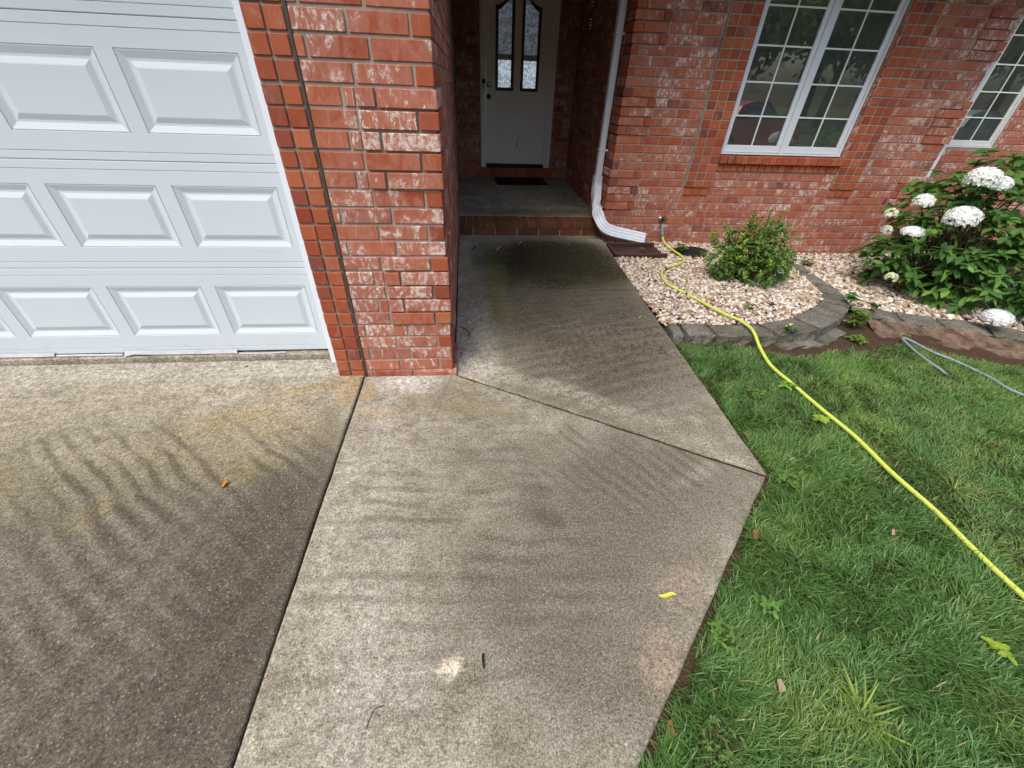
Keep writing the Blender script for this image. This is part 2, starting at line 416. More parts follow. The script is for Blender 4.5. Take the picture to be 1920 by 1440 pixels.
t = NT('garage_paint'); p = t.obj()
qv = t.vmath('MULTIPLY', p, (7, 7, 90)); g = t.noise(qv, 3.0, 5, 0.65, 1.5); n2 = t.noise(p, 3, 4)
c = t.mix(n2, (0.535, 0.605, 0.650), (0.575, 0.645, 0.690))
sx = t.n('ShaderNodeSeparateXYZ'); t.set(sx.inputs[0], t.pos())
dirt = t.math('MULTIPLY', t.mapr(sx.outputs[2], 0.22, 0.04), t.mapr(t.noise(p, 9, 5), 0.5, 0.7, 0, 0.25))
c = t.mix(dirt, c, (0.36, 0.35, 0.32))
vo = t.n('ShaderNodeTexVoronoi'); t.set(vo.inputs['Vector'], p); t.set(vo.inputs['Scale'], 9.0)
t.bump(g, 0.28, 0.002); M['gpaint'] = t.fin(c, 0.42, 0.4)
M['seal'] = simple('weather_seal', (0.42, 0.43, 0.45), 0.6, 0.3, 0.3, 20)
M['black'] = simple('black_rubber', (0.012, 0.012, 0.012), 0.7, 0.3)
M['vinyl'] = simple('white_vinyl', (0.62, 0.67, 0.71), 0.4, 0.4, 0.06, 5)
M['vinyl_old'] = simple('aged_vinyl', (0.56, 0.59, 0.56), 0.5, 0.35, 0.10, 7)
M['grille'] = simple('window_grille', (0.66, 0.74, 0.68), 0.4, 0.4, 0.05, 5)
M['alu'] = simple('white_aluminium', (0.66, 0.71, 0.76), 0.35, 0.45, 0.08, 6)
M['doorpaint'] = simple('door_paint', (0.80, 0.785, 0.73), 0.45, 0.35, 0.06, 4)
M['maroon'] = simple('maroon_moulding', (0.060, 0.012, 0.010), 0.4, 0.4)
M['darkmetal'] = simple('dark_bronze', (0.02, 0.018, 0.016), 0.35, 0.5, metal=0.6)
M['steel'] = simple('satin_metal', (0.5, 0.48, 0.44), 0.3, 0.5, metal=0.9)
M['doormat'] = simple('doormat', (0.030, 0.010, 0.009), 0.95, 0.1, 0.4, 120, bump=0.8, bscale=300)
M['inside'] = simple('interior_paint', (0.10, 0.095, 0.085), 0.9, 0.1)
M['curtain'] = simple('pale_curtain', (0.35, 0.34, 0.31), 0.9, 0.1)
M['roof'] = simple('roof_shingle', (0.09, 0.085, 0.08), 0.9, 0.1, 0.4, 20)
M['soffit'] = simple('soffit_paint', (0.62, 0.60, 0.56), 0.7, 0.2)
M['hose'] = simple('hose_lime', (0.47, 0.54, 0.085), 0.5, 0.35, 0.30, 60)
M['greyhose'] = simple('hose_grey', (0.20, 0.23, 0.25), 0.5, 0.35, 0.2, 30)
M['sleeve'] = simple('hose_sleeve', (0.05, 0.055, 0.06), 0.5, 0.3)
M['splash'] = simple('splash_brown', (0.050, 0.022, 0.018), 0.5, 0.3, 0.3, 15)
M['plastic_sheet'] = simple('black_sheet', (0.010, 0.010, 0.011), 0.35, 0.5)
M['sleeve2'] = simple('joint_sealant', (0.075, 0.060, 0.047), 0.9, 0.1, 0.4, 30)
M['bark'] = simple('bark', (0.075, 0.05, 0.03), 0.9, 0.1, 0.3, 30)
M['asphalt'] = simple('asphalt', (0.055, 0.054, 0.052), 0.9, 0.2, 0.3, 40)

def glass_mat(name, tint=(0.60, 0.70, 0.62), ior=2.5, rough=0.0, bump=0.0):
    t = NT(name); t.t.nodes.remove(t.bsdf)
    tr = t.n('ShaderNodeBsdfTransparent'); t.set(tr.inputs[0], tint)
    gl = t.n('ShaderNodeBsdfGlossy'); t.set(gl.inputs['Roughness'], rough); t.set(gl.inputs[0], (0.92, 1.0, 0.95))
    fr = t.n('ShaderNodeFresnel'); t.set(fr.inputs[0], ior)
    if bump:
        b = t.n('ShaderNodeBump'); t.set(b.inputs['Strength'], bump); t.set(b.inputs['Distance'], 0.003)
        t.set(b.inputs['Height'], t.noise(t.obj(), 3.0, 2)); t.set(gl.inputs['Normal'], b.outputs[0])
    df = t.n('ShaderNodeBsdfDiffuse'); t.set(df.inputs[0], (0.30, 0.34, 0.30))
    m0 = t.n('ShaderNodeMixShader'); t.set(m0.inputs[0], t.mapr(t.noise(t.obj(), 6.0, 4), 0.3, 0.7, 0.13, 0.20))
    t.t.links.new(tr.outputs[0], m0.inputs[1]); t.t.links.new(df.outputs[0], m0.inputs[2])
    mx = t.n('ShaderNodeMixShader'); t.set(mx.inputs[0], fr.outputs[0])
    t.t.links.new(m0.outputs[0], mx.inputs[1]); t.t.links.new(gl.outputs[0], mx.inputs[2])
    t.t.links.new(mx.outputs[0], t.out.inputs[0])
    return t.mat
M['glass'] = glass_mat('window_glass', bump=0.05)
# patterned door glass
t = NT('etched_glass'); t.t.nodes.remove(t.bsdf); p = t.obj()
wv = t.n('ShaderNodeTexWave', wave_type='RINGS'); t.set(wv.inputs['Vector'], p); t.set(wv.inputs['Scale'], 6.0); t.set(wv.inputs['Distortion'], 9.0); t.set(wv.inputs['Detail'], 2.0); t.set(wv.inputs['Detail Scale'], 4.0)
fn = t.noise(p, 160, 2)
k = t.math('ADD', t.math('MULTIPLY', wv.outputs['Fac'], 0.55), t.math('MULTIPLY', fn, 0.45))
tr = t.n('ShaderNodeBsdfTransparent'); t.set(tr.inputs[0], t.ramp(k, [(0.3, (0.45, 0.48, 0.5)), (0.6, (0.9, 0.94, 0.97))]))
gl = t.n('ShaderNodeBsdfGlossy'); t.set(gl.inputs['Roughness'], 0.15)
fr = t.n('ShaderNodeFresnel'); t.set(fr.inputs[0], 1.5)
mx = t.n('ShaderNodeMixShader'); t.set(mx.inputs[0], fr.outputs[0]); t.t.links.new(tr.outputs[0], mx.inputs[1]); t.t.links.new(gl.outputs[0], mx.inputs[2]); t.t.links.new(mx.outputs[0], t.out.inputs[0])
M['etched'] = t.mat
t = NT('rear_daylight_glow'); t.set(t.bsdf.inputs['Emission Color'], (0.80, 0.90, 1.0)); t.set(t.bsdf.inputs['Emission Strength'], 0.34); M['hall_glow'] = t.fin((0.5, 0.5, 0.5), 0.9, 0.0)  # emission stands in for daylight behind the door glass
t = NT('upper_daylight_glow'); t.set(t.bsdf.inputs['Emission Color'], (0.80, 0.90, 1.0)); t.set(t.bsdf.inputs['Emission Strength'], 0.06); M['dim'] = t.fin((0.3, 0.3, 0.3), 0.9, 0.0)

# border blocks: weathered split-face concrete
t = NT('border_block'); p = t.obj(); r = t.rand()
n1 = t.noise(p, 12, 6, 0.7); n2 = t.noise(p, 90, 4); n3 = t.noise(p, 4, 3)
c = t.mix(n1, (0.052, 0.048, 0.038), (0.24, 0.225, 0.19)); c = t.mix(t.mapr(n3, 0.42, 0.62, 0, 0.5), c, (0.060, 0.060, 0.030))
c = t.mix(1.0, c, t.ramp(n2, [(0.3, (0.5, 0.5, 0.5)), (0.5, (1, 1, 1)), (0.72, (1.6, 1.6, 1.55))]), 'MULTIPLY')
t.bump(t.math('ADD', n1, t.math('MULTIPLY', n2, 0.4)), 0.9, 0.02); M['block'] = t.fin(c, 0.92, 0.15)

t = NT('pebble'); p = t.obj(); r = t.rand()
c = t.ramp(r, [(0, (0.12, 0.065, 0.034)), (0.10, (0.28, 0.175, 0.09)), (0.24, (0.42, 0.33, 0.235)), (0.33, (0.26, 0.175, 0.105)), (0.44, (0.52, 0.475, 0.40)), (0.70, (0.62, 0.60, 0.55)), (0.82, (0.38, 0.29, 0.21)), (0.90, (0.20, 0.16, 0.13)), (1, (0.70, 0.67, 0.62))])
n1 = t.noise(t.vmath('ADD', p, t.vmath('SCALE', (7, 3, 9), scale=r)), 70, 3)
c = t.mix(t.mapr(n1, 0.45, 0.7, 0, 0.45), c, (0.33, 0.19, 0.10)); M['pebble'] = t.fin(c, 0.55, 0.4)

def leaf_mat(name, trans=0.25, rough=0.5, spec=0.35, gain=1.0, tl=(1.25, 1.35, 0.6), vary=0.35):
    t = NT(name); a = t.n('ShaderNodeVertexColor', layer_name='tint').outputs[0]
    r = t.rand()
    c = t.mix(t.math('MULTIPLY', r, vary), a, t.mix(1.0, a, (1.35 * gain, 1.2 * gain, 0.9 * gain), 'MULTIPLY'))
    t.fin(c, rough, spec)
    tlb = t.n('ShaderNodeBsdfTranslucent'); t.set(tlb.inputs[0], t.mix(1.0, c, tl, 'MULTIPLY'))
    mx = t.n('ShaderNodeMixShader'); t.set(mx.inputs[0], trans)
    t.t.links.new(t.bsdf.outputs[0], mx.inputs[1]); t.t.links.new(tlb.outputs[0], mx.inputs[2]); t.t.links.new(mx.outputs[0], t.out.inputs[0])
    return t.mat
M['leaf'] = leaf_mat('leaf', 0.30, 0.60, 0.28)
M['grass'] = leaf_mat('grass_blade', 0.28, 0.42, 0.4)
M['petal'] = leaf_mat('petal', 0.3, 0.7, 0.2, tl=(1, 1, 1), vary=0.0)

# ------------------------------------------------------------------ terrain
def lawn(x, y):
    return -0.035 - 0.045 * np.clip(np.asarray(x) - 1.6, 0, 6.0)
def bed(x, y):
    return 0.012 - 0.09 * np.clip(np.asarray(x) - 2.9, 0, 1.5)
def walkz(y): return 0.026 * max(0.0, y)

xs = np.concatenate([np.linspace(-300, -12, 10), np.linspace(-10, 10, 81), np.linspace(12, 300, 10)])
ys = np.concatenate([np.linspace(-300, -12, 10), np.linspace(-10, 12, 89), np.linspace(15, 300, 10)])
X, Y = np.meshgrid(xs, ys); Zg = lawn(X, Y) + np.where((X > 1.9), (vnoise(X, Y, 3.0) - 0.5) * 0.015, 0)
nx, ny = len(xs), len(ys)
I = np.arange(nx * ny).reshape(ny, nx)
Fg = np.stack([I[:-1, :-1], I[:-1, 1:], I[1:, 1:], I[1:, :-1]], -1).reshape(-1, 4)
mobj('ground', fast_mesh('ground', np.stack([X, Y, Zg], -1).reshape(-1, 3), Fg, M['soil'], True), kind='structure')

def slab(name, poly, zf, mat, parent, th=0.12, bev=0.010, kind=None, label=None):
    """poly: ccw xy; a prism with a rounded arris"""
    n = len(poly); P = [Vector((x, y)) for x, y in poly]
    ins = []
    for i in range(n):
        a, b, c_ = P[i - 1], P[i], P[(i + 1) % n]
        d1 = (b - a).normalized(); d2 = (c_ - b).normalized()
        n1 = Vector((-d1.y, d1.x)); n2 = Vector((-d2.y, d2.x)); bis = (n1 + n2)
        bis = bis / max(0.2, bis.dot(n1)); ins.append(bis)
    rings = [(0, -th), (0, -bev), (bev * 0.35, -bev * 0.35), (bev, 0)]
    V = []; F = []
    for off, dz in rings:
        for i in range(n):
            q = P[i] + ins[i] * off
            V.append((q.x, q.y, zf(q.x, q.y) + dz))
    for k in range(3):
        for i in range(n):
            F.append([k * n + i, k * n + (i + 1) % n, (k + 1) * n + (i + 1) % n, (k + 1) * n + i])
    F.append([3 * n + i for i in range(n)])
    return mobj(name, make_mesh(name, V, F, mat), parent, kind=kind, label=label)

def edge_pts(a, b, n, amp=0.004):
    out = []
    for i in range(n):
        t_ = i / n
        w = (random.random() - 0.5) * 2 * amp if i else 0
        d = Vector((b[0] - a[0], b[1] - a[1])).normalized()
        out.append((a[0] + (b[0] - a[0]) * t_ - d.y * w, a[1] + (b[1] - a[1]) * t_ + d.x * w))
    return out
wz = lambda x, y: walkz(y)
# driveway (left slab), pad and walk slabs
drive = empty('driveway', kind='structure')
slab('slab', edge_pts((-8, -9), (-0.567, -9), 3) + edge_pts((-0.567, -9), (-0.567, 0.005), 40, 0.003) + edge_pts((-0.567, 0.005), (-0.567, 0.20), 2) + edge_pts((-0.567, 0.20), (-8, 0.20), 20, 0.002) + edge_pts((-8, 0.20), (-8, -9), 3), wz, M['conc_drive'], drive)
MBx = MB(); MBx.box(-6.0, -0.70, 0.209, 1.2, -0.1, 0.040, 0.008); MBx.build('garage_floor_lip', M['conc_lip'], drive)
walk = empty('walkway', kind='structure')
slab('slab', edge_pts((-0.557, -3.05), (0.56, -1.95), 14, 0.003) + edge_pts((0.56, -1.95), (1.568, -0.957), 14, 0.003) + edge_pts((1.566, -0.961), (0.006, -0.014), 24, 0.003) + edge_pts((0.008, -0.010), (-0.557, -0.010), 5) + edge_pts((-0.557, -0.010), (-0.557, -3.05), 30, 0.003), wz, M['conc_pad'], walk)
slab('slab', edge_pts((0.008, 0.004), (1.583, -0.945), 24, 0.003) + edge_pts((1.583, -0.945), (1.612, -0.36), 8, 0.004) + edge_pts((1.612, -0.36), (1.625, 0.22), 8, 0.004) + edge_pts((1.625, 0.22), (1.645, 1.192), 8) + edge_pts((1.645, 1.192), (0.008, 1.345), 12, 0.001) + [(0.008, 1.345)], wz, M['conc_walk'], walk)
slab('slab', edge_pts((0.008, 1.359), (1.645, 1.206), 12, 0.001) + edge_pts((1.645, 1.206), (1.69, 2.64), 8, 0.003) + [(1.69, 2.64), (1.69, 2.70), (0.008, 2.70)], wz, M['conc_walk'], walk, bev=0.006)
# moss in the diagonal joint
mm = MB()
for i in range(60):
    t0 = i / 60; a = Vector((0.008, -0.003)).lerp(Vector((1.575, -0.951)), t0); b = Vector((0.008, -0.003)).lerp(Vector((1.575, -0.951)), t0 + 1 / 60)
    z = -0.018 + random.random() * 0.006
    d = (b - a).normalized(); nn = Vector((-d.y, d.x)) * 0.009
    mm.add([(a.x - nn.x, a.y - nn.y, z), (b.x - nn.x, b.y - nn.y, z), (b.x + nn.x, b.y + nn.y, z), (a.x + nn.x, a.y + nn.y, z)], [[0, 1, 2, 3]])
mm.build('joint_moss', M['moss'], walk, kind='stuff')

# ------------------------------------------------------------------ the house
house = empty('brick_house', 'red brick house with white garage door, recessed entry porch and white windows', 'house')
COURSE = 0.0813; BH = 0.0713
ZP = 0.0349      # bottom bed joint of the garage pier
ZR = 0.386 - 0.0813 * 7     # facade courses
ROWS_P = 29
BR = []          # (x0,x1,y0,y1,z0,z1,plain,priority,wallname)

def addb(x0, x1, y0, y1, z0, z1, plain, wall):
    j = lambda a: (random.random() - 0.5) * a
    z0 += j(0.003); z1 += j(0.003)
    BR.append([x0 + j(0.003), x1 + j(0.003), y0, y1, z0, z1, plain, wall])

G = 0.011
DEP = 0.030
def out_rows(k, first):           # five courses out, four flat
    return (k - first) % 9 < 5

def run(a, b, start, pitch=0.257, g=G):
    """cells of a running bond between a and b, joint at start + n*pitch"""
    cells = []
    n0 = math.floor((a - start) / pitch)
    x = start + n0 * pitch
    while x < b:
        lo = max(a, x + g / 2); hi = min(b, x + pitch - g / 2)
        if hi - lo > 0.022: cells.append((lo, hi))
        x += pitch
    return cells

# --- garage pier front (faces -Y at y=0) with corner at x=0
for k in range(-1, ROWS_P):
    z0 = ZP + k * COURSE + 0.005; z1 = z0 + BH
    if k == -1: z0, z1 = -0.03, ZP - 0.004
    out = out_rows(k, 4) or k == -1
    e = 0.010 if out else 0.0
    if k == -1: e = 0.022
    even = (k % 2 == 0)
    # paired headers beside the garage door
    for i in range(2):
        xa = -0.717 + i * 0.081
        addb(xa + 0.004, xa + 0.077, -0.004, 0.25, z0, z1, 1, 'pier')
    # corner brick covers both faces
    if even: cx, cy = 0.076, 0.244
    else: cx, cy = 0.247, 0.076
    addb(-cx, e, -e, cy, z0, z1, 1 if even else 0, 'pier')
    if out and k >= 0:
        lim = -0.335
        if even: addb(lim, -cx - 0.012, -e, 0.10, z0, z1, 0, 'pier')
        else: addb(lim, -cx - 0.012, -e, 0.10, z0, z1, 0, 'pier')
        left = run(-0.540, lim - 0.009, lim - 0.009 - (0.0 if even else 0.05), 0.247)
    else:
        left = run(-0.540, -cx - 0.0, -cx - 0.006, 0.247)
    for lo, hi in left: addb(lo, hi, random.uniform(-0.0015, 0.0015), DEP, z0, z1, 0, 'pier')
    # passage side (faces +X)
    st = cy + 0.006
    for lo, hi in run(st, 4.99, st - G / 2, 0.257):
        ee = e if (out and lo < 0.30) else 0.0
        addb(-DEP, ee + random.uniform(-0.0015, 0.0015), lo, hi, z0, z1, 0, 'side')
    if k == -1:   # base course stands proud along the passage
        BR[-1][6] = 1
# --- facade (faces -Y at y=2.645)
FY = 2.645; XL, XR_ = 1.69, 5.51
WX0, WX1, WZ0, WZ1 = 2.885, 4.325, 0.965, 2.50
TL0, TL1 = 2.562, 2.868       # left trim
TR0, TR1 = 4.342, 4.652
for k in range(-3, 33):
    z0 = ZR + k * COURSE + 0.005; z1 = z0 + BH; zm = (z0 + z1) / 2
    even = (k % 2 == 0)
    out = out_rows(k, 7) ; e = 0.012 if out else 0.0
    cx, cy = (0.074, 0.244) if even else (0.25, 0.074)
    # left corner brick and quoin
    addb(XL - e, XL + cx, FY - e, FY + cy, z0, z1, 1 if even else 0, 'facade')
    a = XL + cx + G
    if out:
        q = XL + 0.330
        for lo, hi in run(a, q, a - G / 2, 0.247): addb(lo, hi, FY - e, FY + 0.05, z0, z1, 0 if (hi - lo) > 0.1 else 1, 'facade')
        a = q + G
    trim = zm > 0.56
    b = (TL0 - 0.014) if trim else None
    # right corner quoin
    ex = 0.020 if out else -0.012
    addb(XR_ - cx, XR_ + ex, FY - e, FY + cy, z0, z1, 0, 'facade')
    rb = XR_ - cx - G
    if out:
        q2 = XR_ - 0.33
        for lo, hi in run(q2, rb, rb + G / 2, 0.247): addb(lo, hi, FY - e, FY + 0.05, z0, z1, 0, 'facade')
        rb = q2 - G
    phase = XL + 0.08 + (0 if even else 0.128)
    if trim:
        for lo, hi in run(a, b, phase): addb(lo, hi, FY + random.uniform(-0.0015, 0.0015), FY + DEP, z0, z1, 0, 'facade')
        tp = 0.022 if zm > 0.645 else 0.012
        w = (TL1 - TL0) / 3
        for i in range(3):
            addb(TL0 + i * w + 0.005, TL0 + (i + 1) * w - 0.005, FY - tp, FY + 0.05, z0, z1, 1, 'trim')
            addb(TR0 + i * w + 0.005, TR0 + (i + 1) * w - 0.005, FY - tp, FY + 0.05, z0, z1, 1, 'trim')
        if zm > WZ0 + 0.01 and zm < WZ1:       # window reveal on the right side
            addb(WX1 + 0.003, WX1 + 0.022, FY - 0.020, FY + 0.075, z0, z1, 0, 'trim')
        for lo, hi in run(TR1 + 0.012, rb, phase): addb(lo, hi, FY + random.uniform(-0.0015, 0.0015), FY + DEP, z0, z1, 0, 'facade')
        # below the sill, between the trims
        if zm < WZ0 - 0.165:
            for lo, hi in run(TL1 + 0.008, TR0 - 0.008, phase): addb(lo, hi, FY + random.uniform(-0.0015, 0.0015), FY + DEP, z0, z1, 0, 'facade')
    else:
        for lo, hi in run(a, rb, phase): addb(lo, hi, FY + random.uniform(-0.0015, 0.0015), FY + DEP, z0, z1, 0, 'facade')
    # passage right side (faces -X at x=XL)
    for lo, hi in run(FY + cy + 0.008, 4.99, FY + cy + 0.004, 0.257):
        ee = e if (out and lo < FY + 0.3) else 0.0
        addb(XL - ee, XL + DEP, lo, hi, z0, z1, 0, 'side')
# sill courses: a projecting rowlock over a header course
x = TL1 + 0.010
while x < TR0 - 0.02:
    x2 = min(x + 0.074, TR0 - 0.012)
    addb(x, x2, FY - 0.012, FY + 0.05, WZ0 - 0.160, WZ0 - 0.090, 1, 'sill')
    addb(x, x2, FY - 0.045, FY + 0.060, WZ0 - 0.083, WZ0 - 0.010, 1, 'sill')
    x += 0.082
# --- porch back wall (faces -Y at y=5.02)
BYW = 5.02
for k in range(-1, 26):
    z0 = 0.285 + k * COURSE + 0.005; z1 = z0 + BH; zm = (z0 + z1) / 2
    ph = 0.03 if k % 2 else 0.16
    for (a, b) in ((0.005, 0.325), (1.425, 1.685)):
        for lo, hi in run(a, b, ph): addb(lo, hi, BYW, BYW + DEP, z0, z1, 0, 'back')
x = 0.335
while x < 1.41:
    addb(x, x + 0.072, BYW - 0.02, BYW + 0.10, 0.290, 0.425, 1, 'back'); x += 0.082
# --- wing wall (faces -Y at y=3.85)
WY = 3.85; VX0, VX1 = 6.87, 7.60; VZ0 = 0.985
for k in range(-4, 33):
    z0 = ZR + k * COURSE + 0.005; z1 = z0 + BH; zm = (z0 + z1) / 2
    ph = 0.05 if k % 2 else 0.18
    if zm > VZ0 and zm < 2.52: segs = ((5.53, VX0 - 0.01), (VX1 + 0.01, 9.5))
    else: segs = ((5.53, 9.5),)
    for (a, b) in segs:
        for lo, hi in run(a, b, ph): addb(lo, hi, WY, WY + DEP, z0, z1, 0, 'wing')
# --- porch step: rowlock nosing over a stretcher course
SY = 2.70
STEP = []
x = 0.02
while x < 1.67:
    STEP.append((x + random.uniform(-.002, .002), min(x + 0.071, 1.685), SY + random.uniform(-0.003, 0.003), SY + 0.236, 0.154, 0.224, 1)); x += 0.0805
x = 0.02 - 0.1
while x < 1.67:
    STEP.append((max(0.012, x + 0.005), min(x + 0.246, 1.685), SY + 0.010, SY + 0.12, 0.062, 0.144, 0)); x += 0.257

walls = {}
def wall_part(name, boxes, mat=M['mortar'], ch=0.002):
    b = MB()
    for bx in boxes: b.box(*bx, ch)
    return b.build('wall' if name else 'wall', mat, house)
MD = 0.0060   # mortar set back
w_pier = wall_part('pier', [(-0.716, -MD, MD, 0.36, -0.12, 2.88), (-0.25, -MD - 0.0005, 0.355, 5.3, -0.12, 2.879)])
w_fac = wall_part('facade', [(XL + MD, WX0 - 0.002, FY + MD, FY + 0.22, -0.4, 2.88), (WX1 + 0.004, XR_ - 0.022, FY + MD, FY + 0.22, -0.4, 2.879),
                             (WX0 - 0.004, WX1 + 0.006, FY + MD + 0.0005, FY + 0.219, -0.4, WZ0 - 0.012), (WX0 - 0.004, WX1 + 0.006, FY + MD + 0.0005, FY + 0.219, WZ1, 2.878),
                             (XL + MD + 0.0004, XL + 0.2, FY + 0.215, 5.3, -0.2, 2.877), (TL0 - 0.006, TL1 + 0.002, FY - 0.0165, FY + 0.02, 0.65, 2.6), (TR0 - 0.002, TR1 + 0.006, FY - 0.0165, FY + 0.02, 0.65, 2.6)])
w_back = wall_part('back', [(-0.01, 0.335, BYW + MD, BYW + 0.16, 0.1, 2.876), (1.405, 1.71, BYW + MD, BYW + 0.16, 0.1, 2.876), (0.33, 1.41, BYW + MD + 0.0005, BYW + 0.159, 0.1, 0.428), (0.33, 1.41, BYW + MD + 0.0005, BYW + 0.159, 2.52, 2.875)])
w_wing = wall_part('wing', [(5.46, VX0, WY + MD, WY + 0.2, -0.5, 2.874), (VX1, 10, WY + MD, WY + 0.2, -0.5, 2.874), (VX0 - 0.002, VX1 + 0.002, WY + MD + 0.0005, WY + 0.199, -0.5, VZ0), (VX0 - 0.002, VX1 + 0.002, WY + MD + 0.0005, WY + 0.199, 2.52, 2.873),
                            (5.30, XR_ - 0.030, FY + 0.218, WY + 0.02, -0.5, 2.872)])
b = MB(); b.box(-0.5545, -0.5410, -0.001, 0.05, -0.01, 2.6, 0.002); b.build('expansion_joint', M['sleeve2'], house)
# inner and rear walls keep the rooms dark
wall_part('rear', [(-6.2, 10.2, 9.0, 9.2, -0.5, 2.87), (-6.2, -6.0, 0.1, 9.1, -0.5, 2.869), (10.0, 10.2, 3.9, 9.1, -0.5, 2.868), (1.88, 5.32, 5.6, 5.7, -0.2, 2.867), (-6.1, -4.9 + 0.0, 0.25, 0.35, -0.1, 2.866), (5.35, 10, 6.4, 6.5, -0.2, 2.865)], M['inside'])
b = MB()
b.box(1.9, 5.3, 2.87, 5.6, -0.1, 0.55, 0.002); b.box(5.5, 10, 4.06, 6.4, -0.3, 0.5, 0.002); b.box(-0.0, 1.7, 5.19, 9.0, 0.1, 0.44, 0.002)
b.build('interior_floor', M['inside'], house)
# roof slabs with soffit, unseen; porch and facade eaves brought forward for shade
b = MB()
b.box(-6.4, 0.34, -0.38, 9.4, 2.88, 3.02, 0.01); b.box(0.335, 1.75, 1.75, 9.4, 2.56, 3.018, 0.01); b.box(1.74, 5.95, 1.95, 9.4, 2.60, 3.016, 0.01); b.box(5.94, 10.4, 3.42, 9.4, 2.883, 3.014, 0.01)
b.build('roof', M['soffit'], house)
b = MB(); b.box(-0.0, 1.695, 2.66, 5.03, 2.50, 2.56, 0.01); b.box(-0.002, 1.697, 2.66, 2.86, 2.34, 2.5005, 0.01); b.build('porch_ceiling', M['soffit'], house)  # unseen: pale ceiling for bounce, low beam added to darken the porch

# individual bricks: the 300 that show largest; the others joined
def score(r):
    c = Vector(((r[0] + r[1]) / 2, (r[2] + r[3]) / 2, (r[4] + r[5]) / 2))
    d = c - CAM; dep = d.dot(fw)
    if dep <= 0.1: return 0
    px = d.dot(r2) / dep * 762; py = d.dot(u2) / dep * 762
    if abs(px) > 975 or abs(py) > 735: return 0
    if r[7] == 'side': area = (r[3] - r[2]) * (r[5] - r[4]) * abs(d.x) / d.length
    else: area = (r[1] - r[0]) * (r[5] - r[4]) * abs(d.y) / d.length
    return area / d.length_squared
BR.sort(key=score, reverse=True)
cache = {}
wall_of = {'pier': w_pier, 'facade': w_fac, 'trim': w_fac, 'sill': w_fac, 'back': w_back, 'wing': w_wing, 'side': w_pier}
def brick_obj(r, parent, name='brick'):
    s = (round(r[1] - r[0], 3), round(r[3] - r[2], 3), round(r[5] - r[4], 3))
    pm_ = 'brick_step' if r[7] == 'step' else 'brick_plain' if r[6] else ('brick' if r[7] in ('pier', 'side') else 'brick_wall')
    key = (s, pm_)
    if key not in cache:
        V, F = cbox((0, 0, 0), s, 0.0035)
        cache[key] = make_mesh('brick', V, F, M[pm_])
    o = bpy.data.objects.new(name, cache[key])
    o.location = ((r[0] + r[1]) / 2, (r[2] + r[3]) / 2, (r[4] + r[5]) / 2)
    o.rotation_euler = (random.gauss(0, 0.004), random.gauss(0, 0.002), random.gauss(0, 0.003))
    return link(o, parent)
NSTEP = len(STEP)
NIND = 300 - NSTEP
for r in BR[:NIND]: brick_obj(r, wall_of[r[7]])
jb = MB()
for r in BR[NIND:]:
    V, F = cbox(((r[0] + r[1]) / 2, (r[2] + r[3]) / 2, (r[4] + r[5]) / 2), (r[1] - r[0], r[3] - r[2], r[5] - r[4]), 0.003)
    jb.add(V, F, 1 if r[6] else (0 if r[7] in ('pier',) else 2))
jb.build('brickwork', [M['brick'], M['brick_plain'], M['brick_wall']], house, kind='stuff')

# porch floor and step
b = MB()
V = [(0.0, SY + 0.20, 0.05), (1.70, SY + 0.20, 0.05), (1.70, 5.02, 0.05), (0.0, 5.02, 0.05), (0.0, SY + 0.243, 0.224), (1.70, SY + 0.243, 0.224), (1.70, 5.02, 0.283), (0.0, 5.02, 0.283)]
b.add(V, [[4, 5, 6, 7], [0, 1, 5, 4], [1, 2, 6, 5], [3, 0, 4, 7]])
b.build('porch_floor', M['conc_porch'], house)
b = MB(); b.box(0.0, 1.70, SY + 0.018, SY + 0.24, 0.03, 0.214, 0.002)
step = b.build('porch_step', M['mortar'], house)
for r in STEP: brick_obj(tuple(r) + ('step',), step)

# ------------------------------------------------------------------ garage door
gd = empty('garage_door', parent=house); gd['label'] = 'white raised panel sectional garage door'
GY = 0.24
ZJ = [0.052, 0.612, 1.156, 1.702, 2.246]
PX = [-0.868 - i * 0.590 for i in range(8)]      # right edges of the panels
PW = 0.515
GXR, GXL = -0.748, -0.868 - 7 * 0.59 - PW - 0.10
def section(z0, z1, si):
    """front sheet with rectangular openings for the pressed panels"""
    pz0 = z0 + 0.118; pz1 = z1 - 0.108
    if si == 0: pz0 = z0 + 0.125
    xs_ = sorted([GXL, GXR] + [v for px in PX for v in (px - PW, px)])
    zs = [(z0 + 0.0008, 0.004), (z0 + 0.004, 0.0), (z0 + 0.036, 0.0), (z0 + 0.0385, 0.0045), (z0 + 0.041, 0.0), (pz0, 0.0), (pz1, 0.0), (z1 - 0.043, 0.0), (z1 - 0.0405, 0.0045), (z1 - 0.038, 0.0), (z1 - 0.004, 0.0), (z1 - 0.0006, 0.005)]
    V = []; F = []
    for (z, d) in zs:
        for x in xs_: V.append((x, GY + d, z))
    n = len(xs_)
    for j in range(len(zs) - 1):
        for i in range(n - 1):
            if j == 5 and i % 2 == 1: continue
            F.append([j * n + i, j * n + i + 1, (j + 1) * n + i + 1, (j + 1) * n + i])
    # edge returns
    for (z, flip) in ((zs[0][0], 0), (zs[-1][0], 1)):
        b0 = len(V); V += [(GXL, GY + 0.004, z), (GXR, GY + 0.004, z), (GXR, GY + 0.045, z), (GXL, GY + 0.045, z)]
        F.append([b0, b0 + 1, b0 + 2, b0 + 3] if flip else [b0 + 3, b0 + 2, b0 + 1, b0])
    mobj('door_section', make_mesh('door_section', V, F, M['gpaint']), gd)
    return pz0, pz1
prof = [(0, 0), (0.003, 0.005), (0.006, 0.001), (0.034, 0.0115), (0.044, 0.0115), (0.066, 0.003), (0.070, 0.002)]
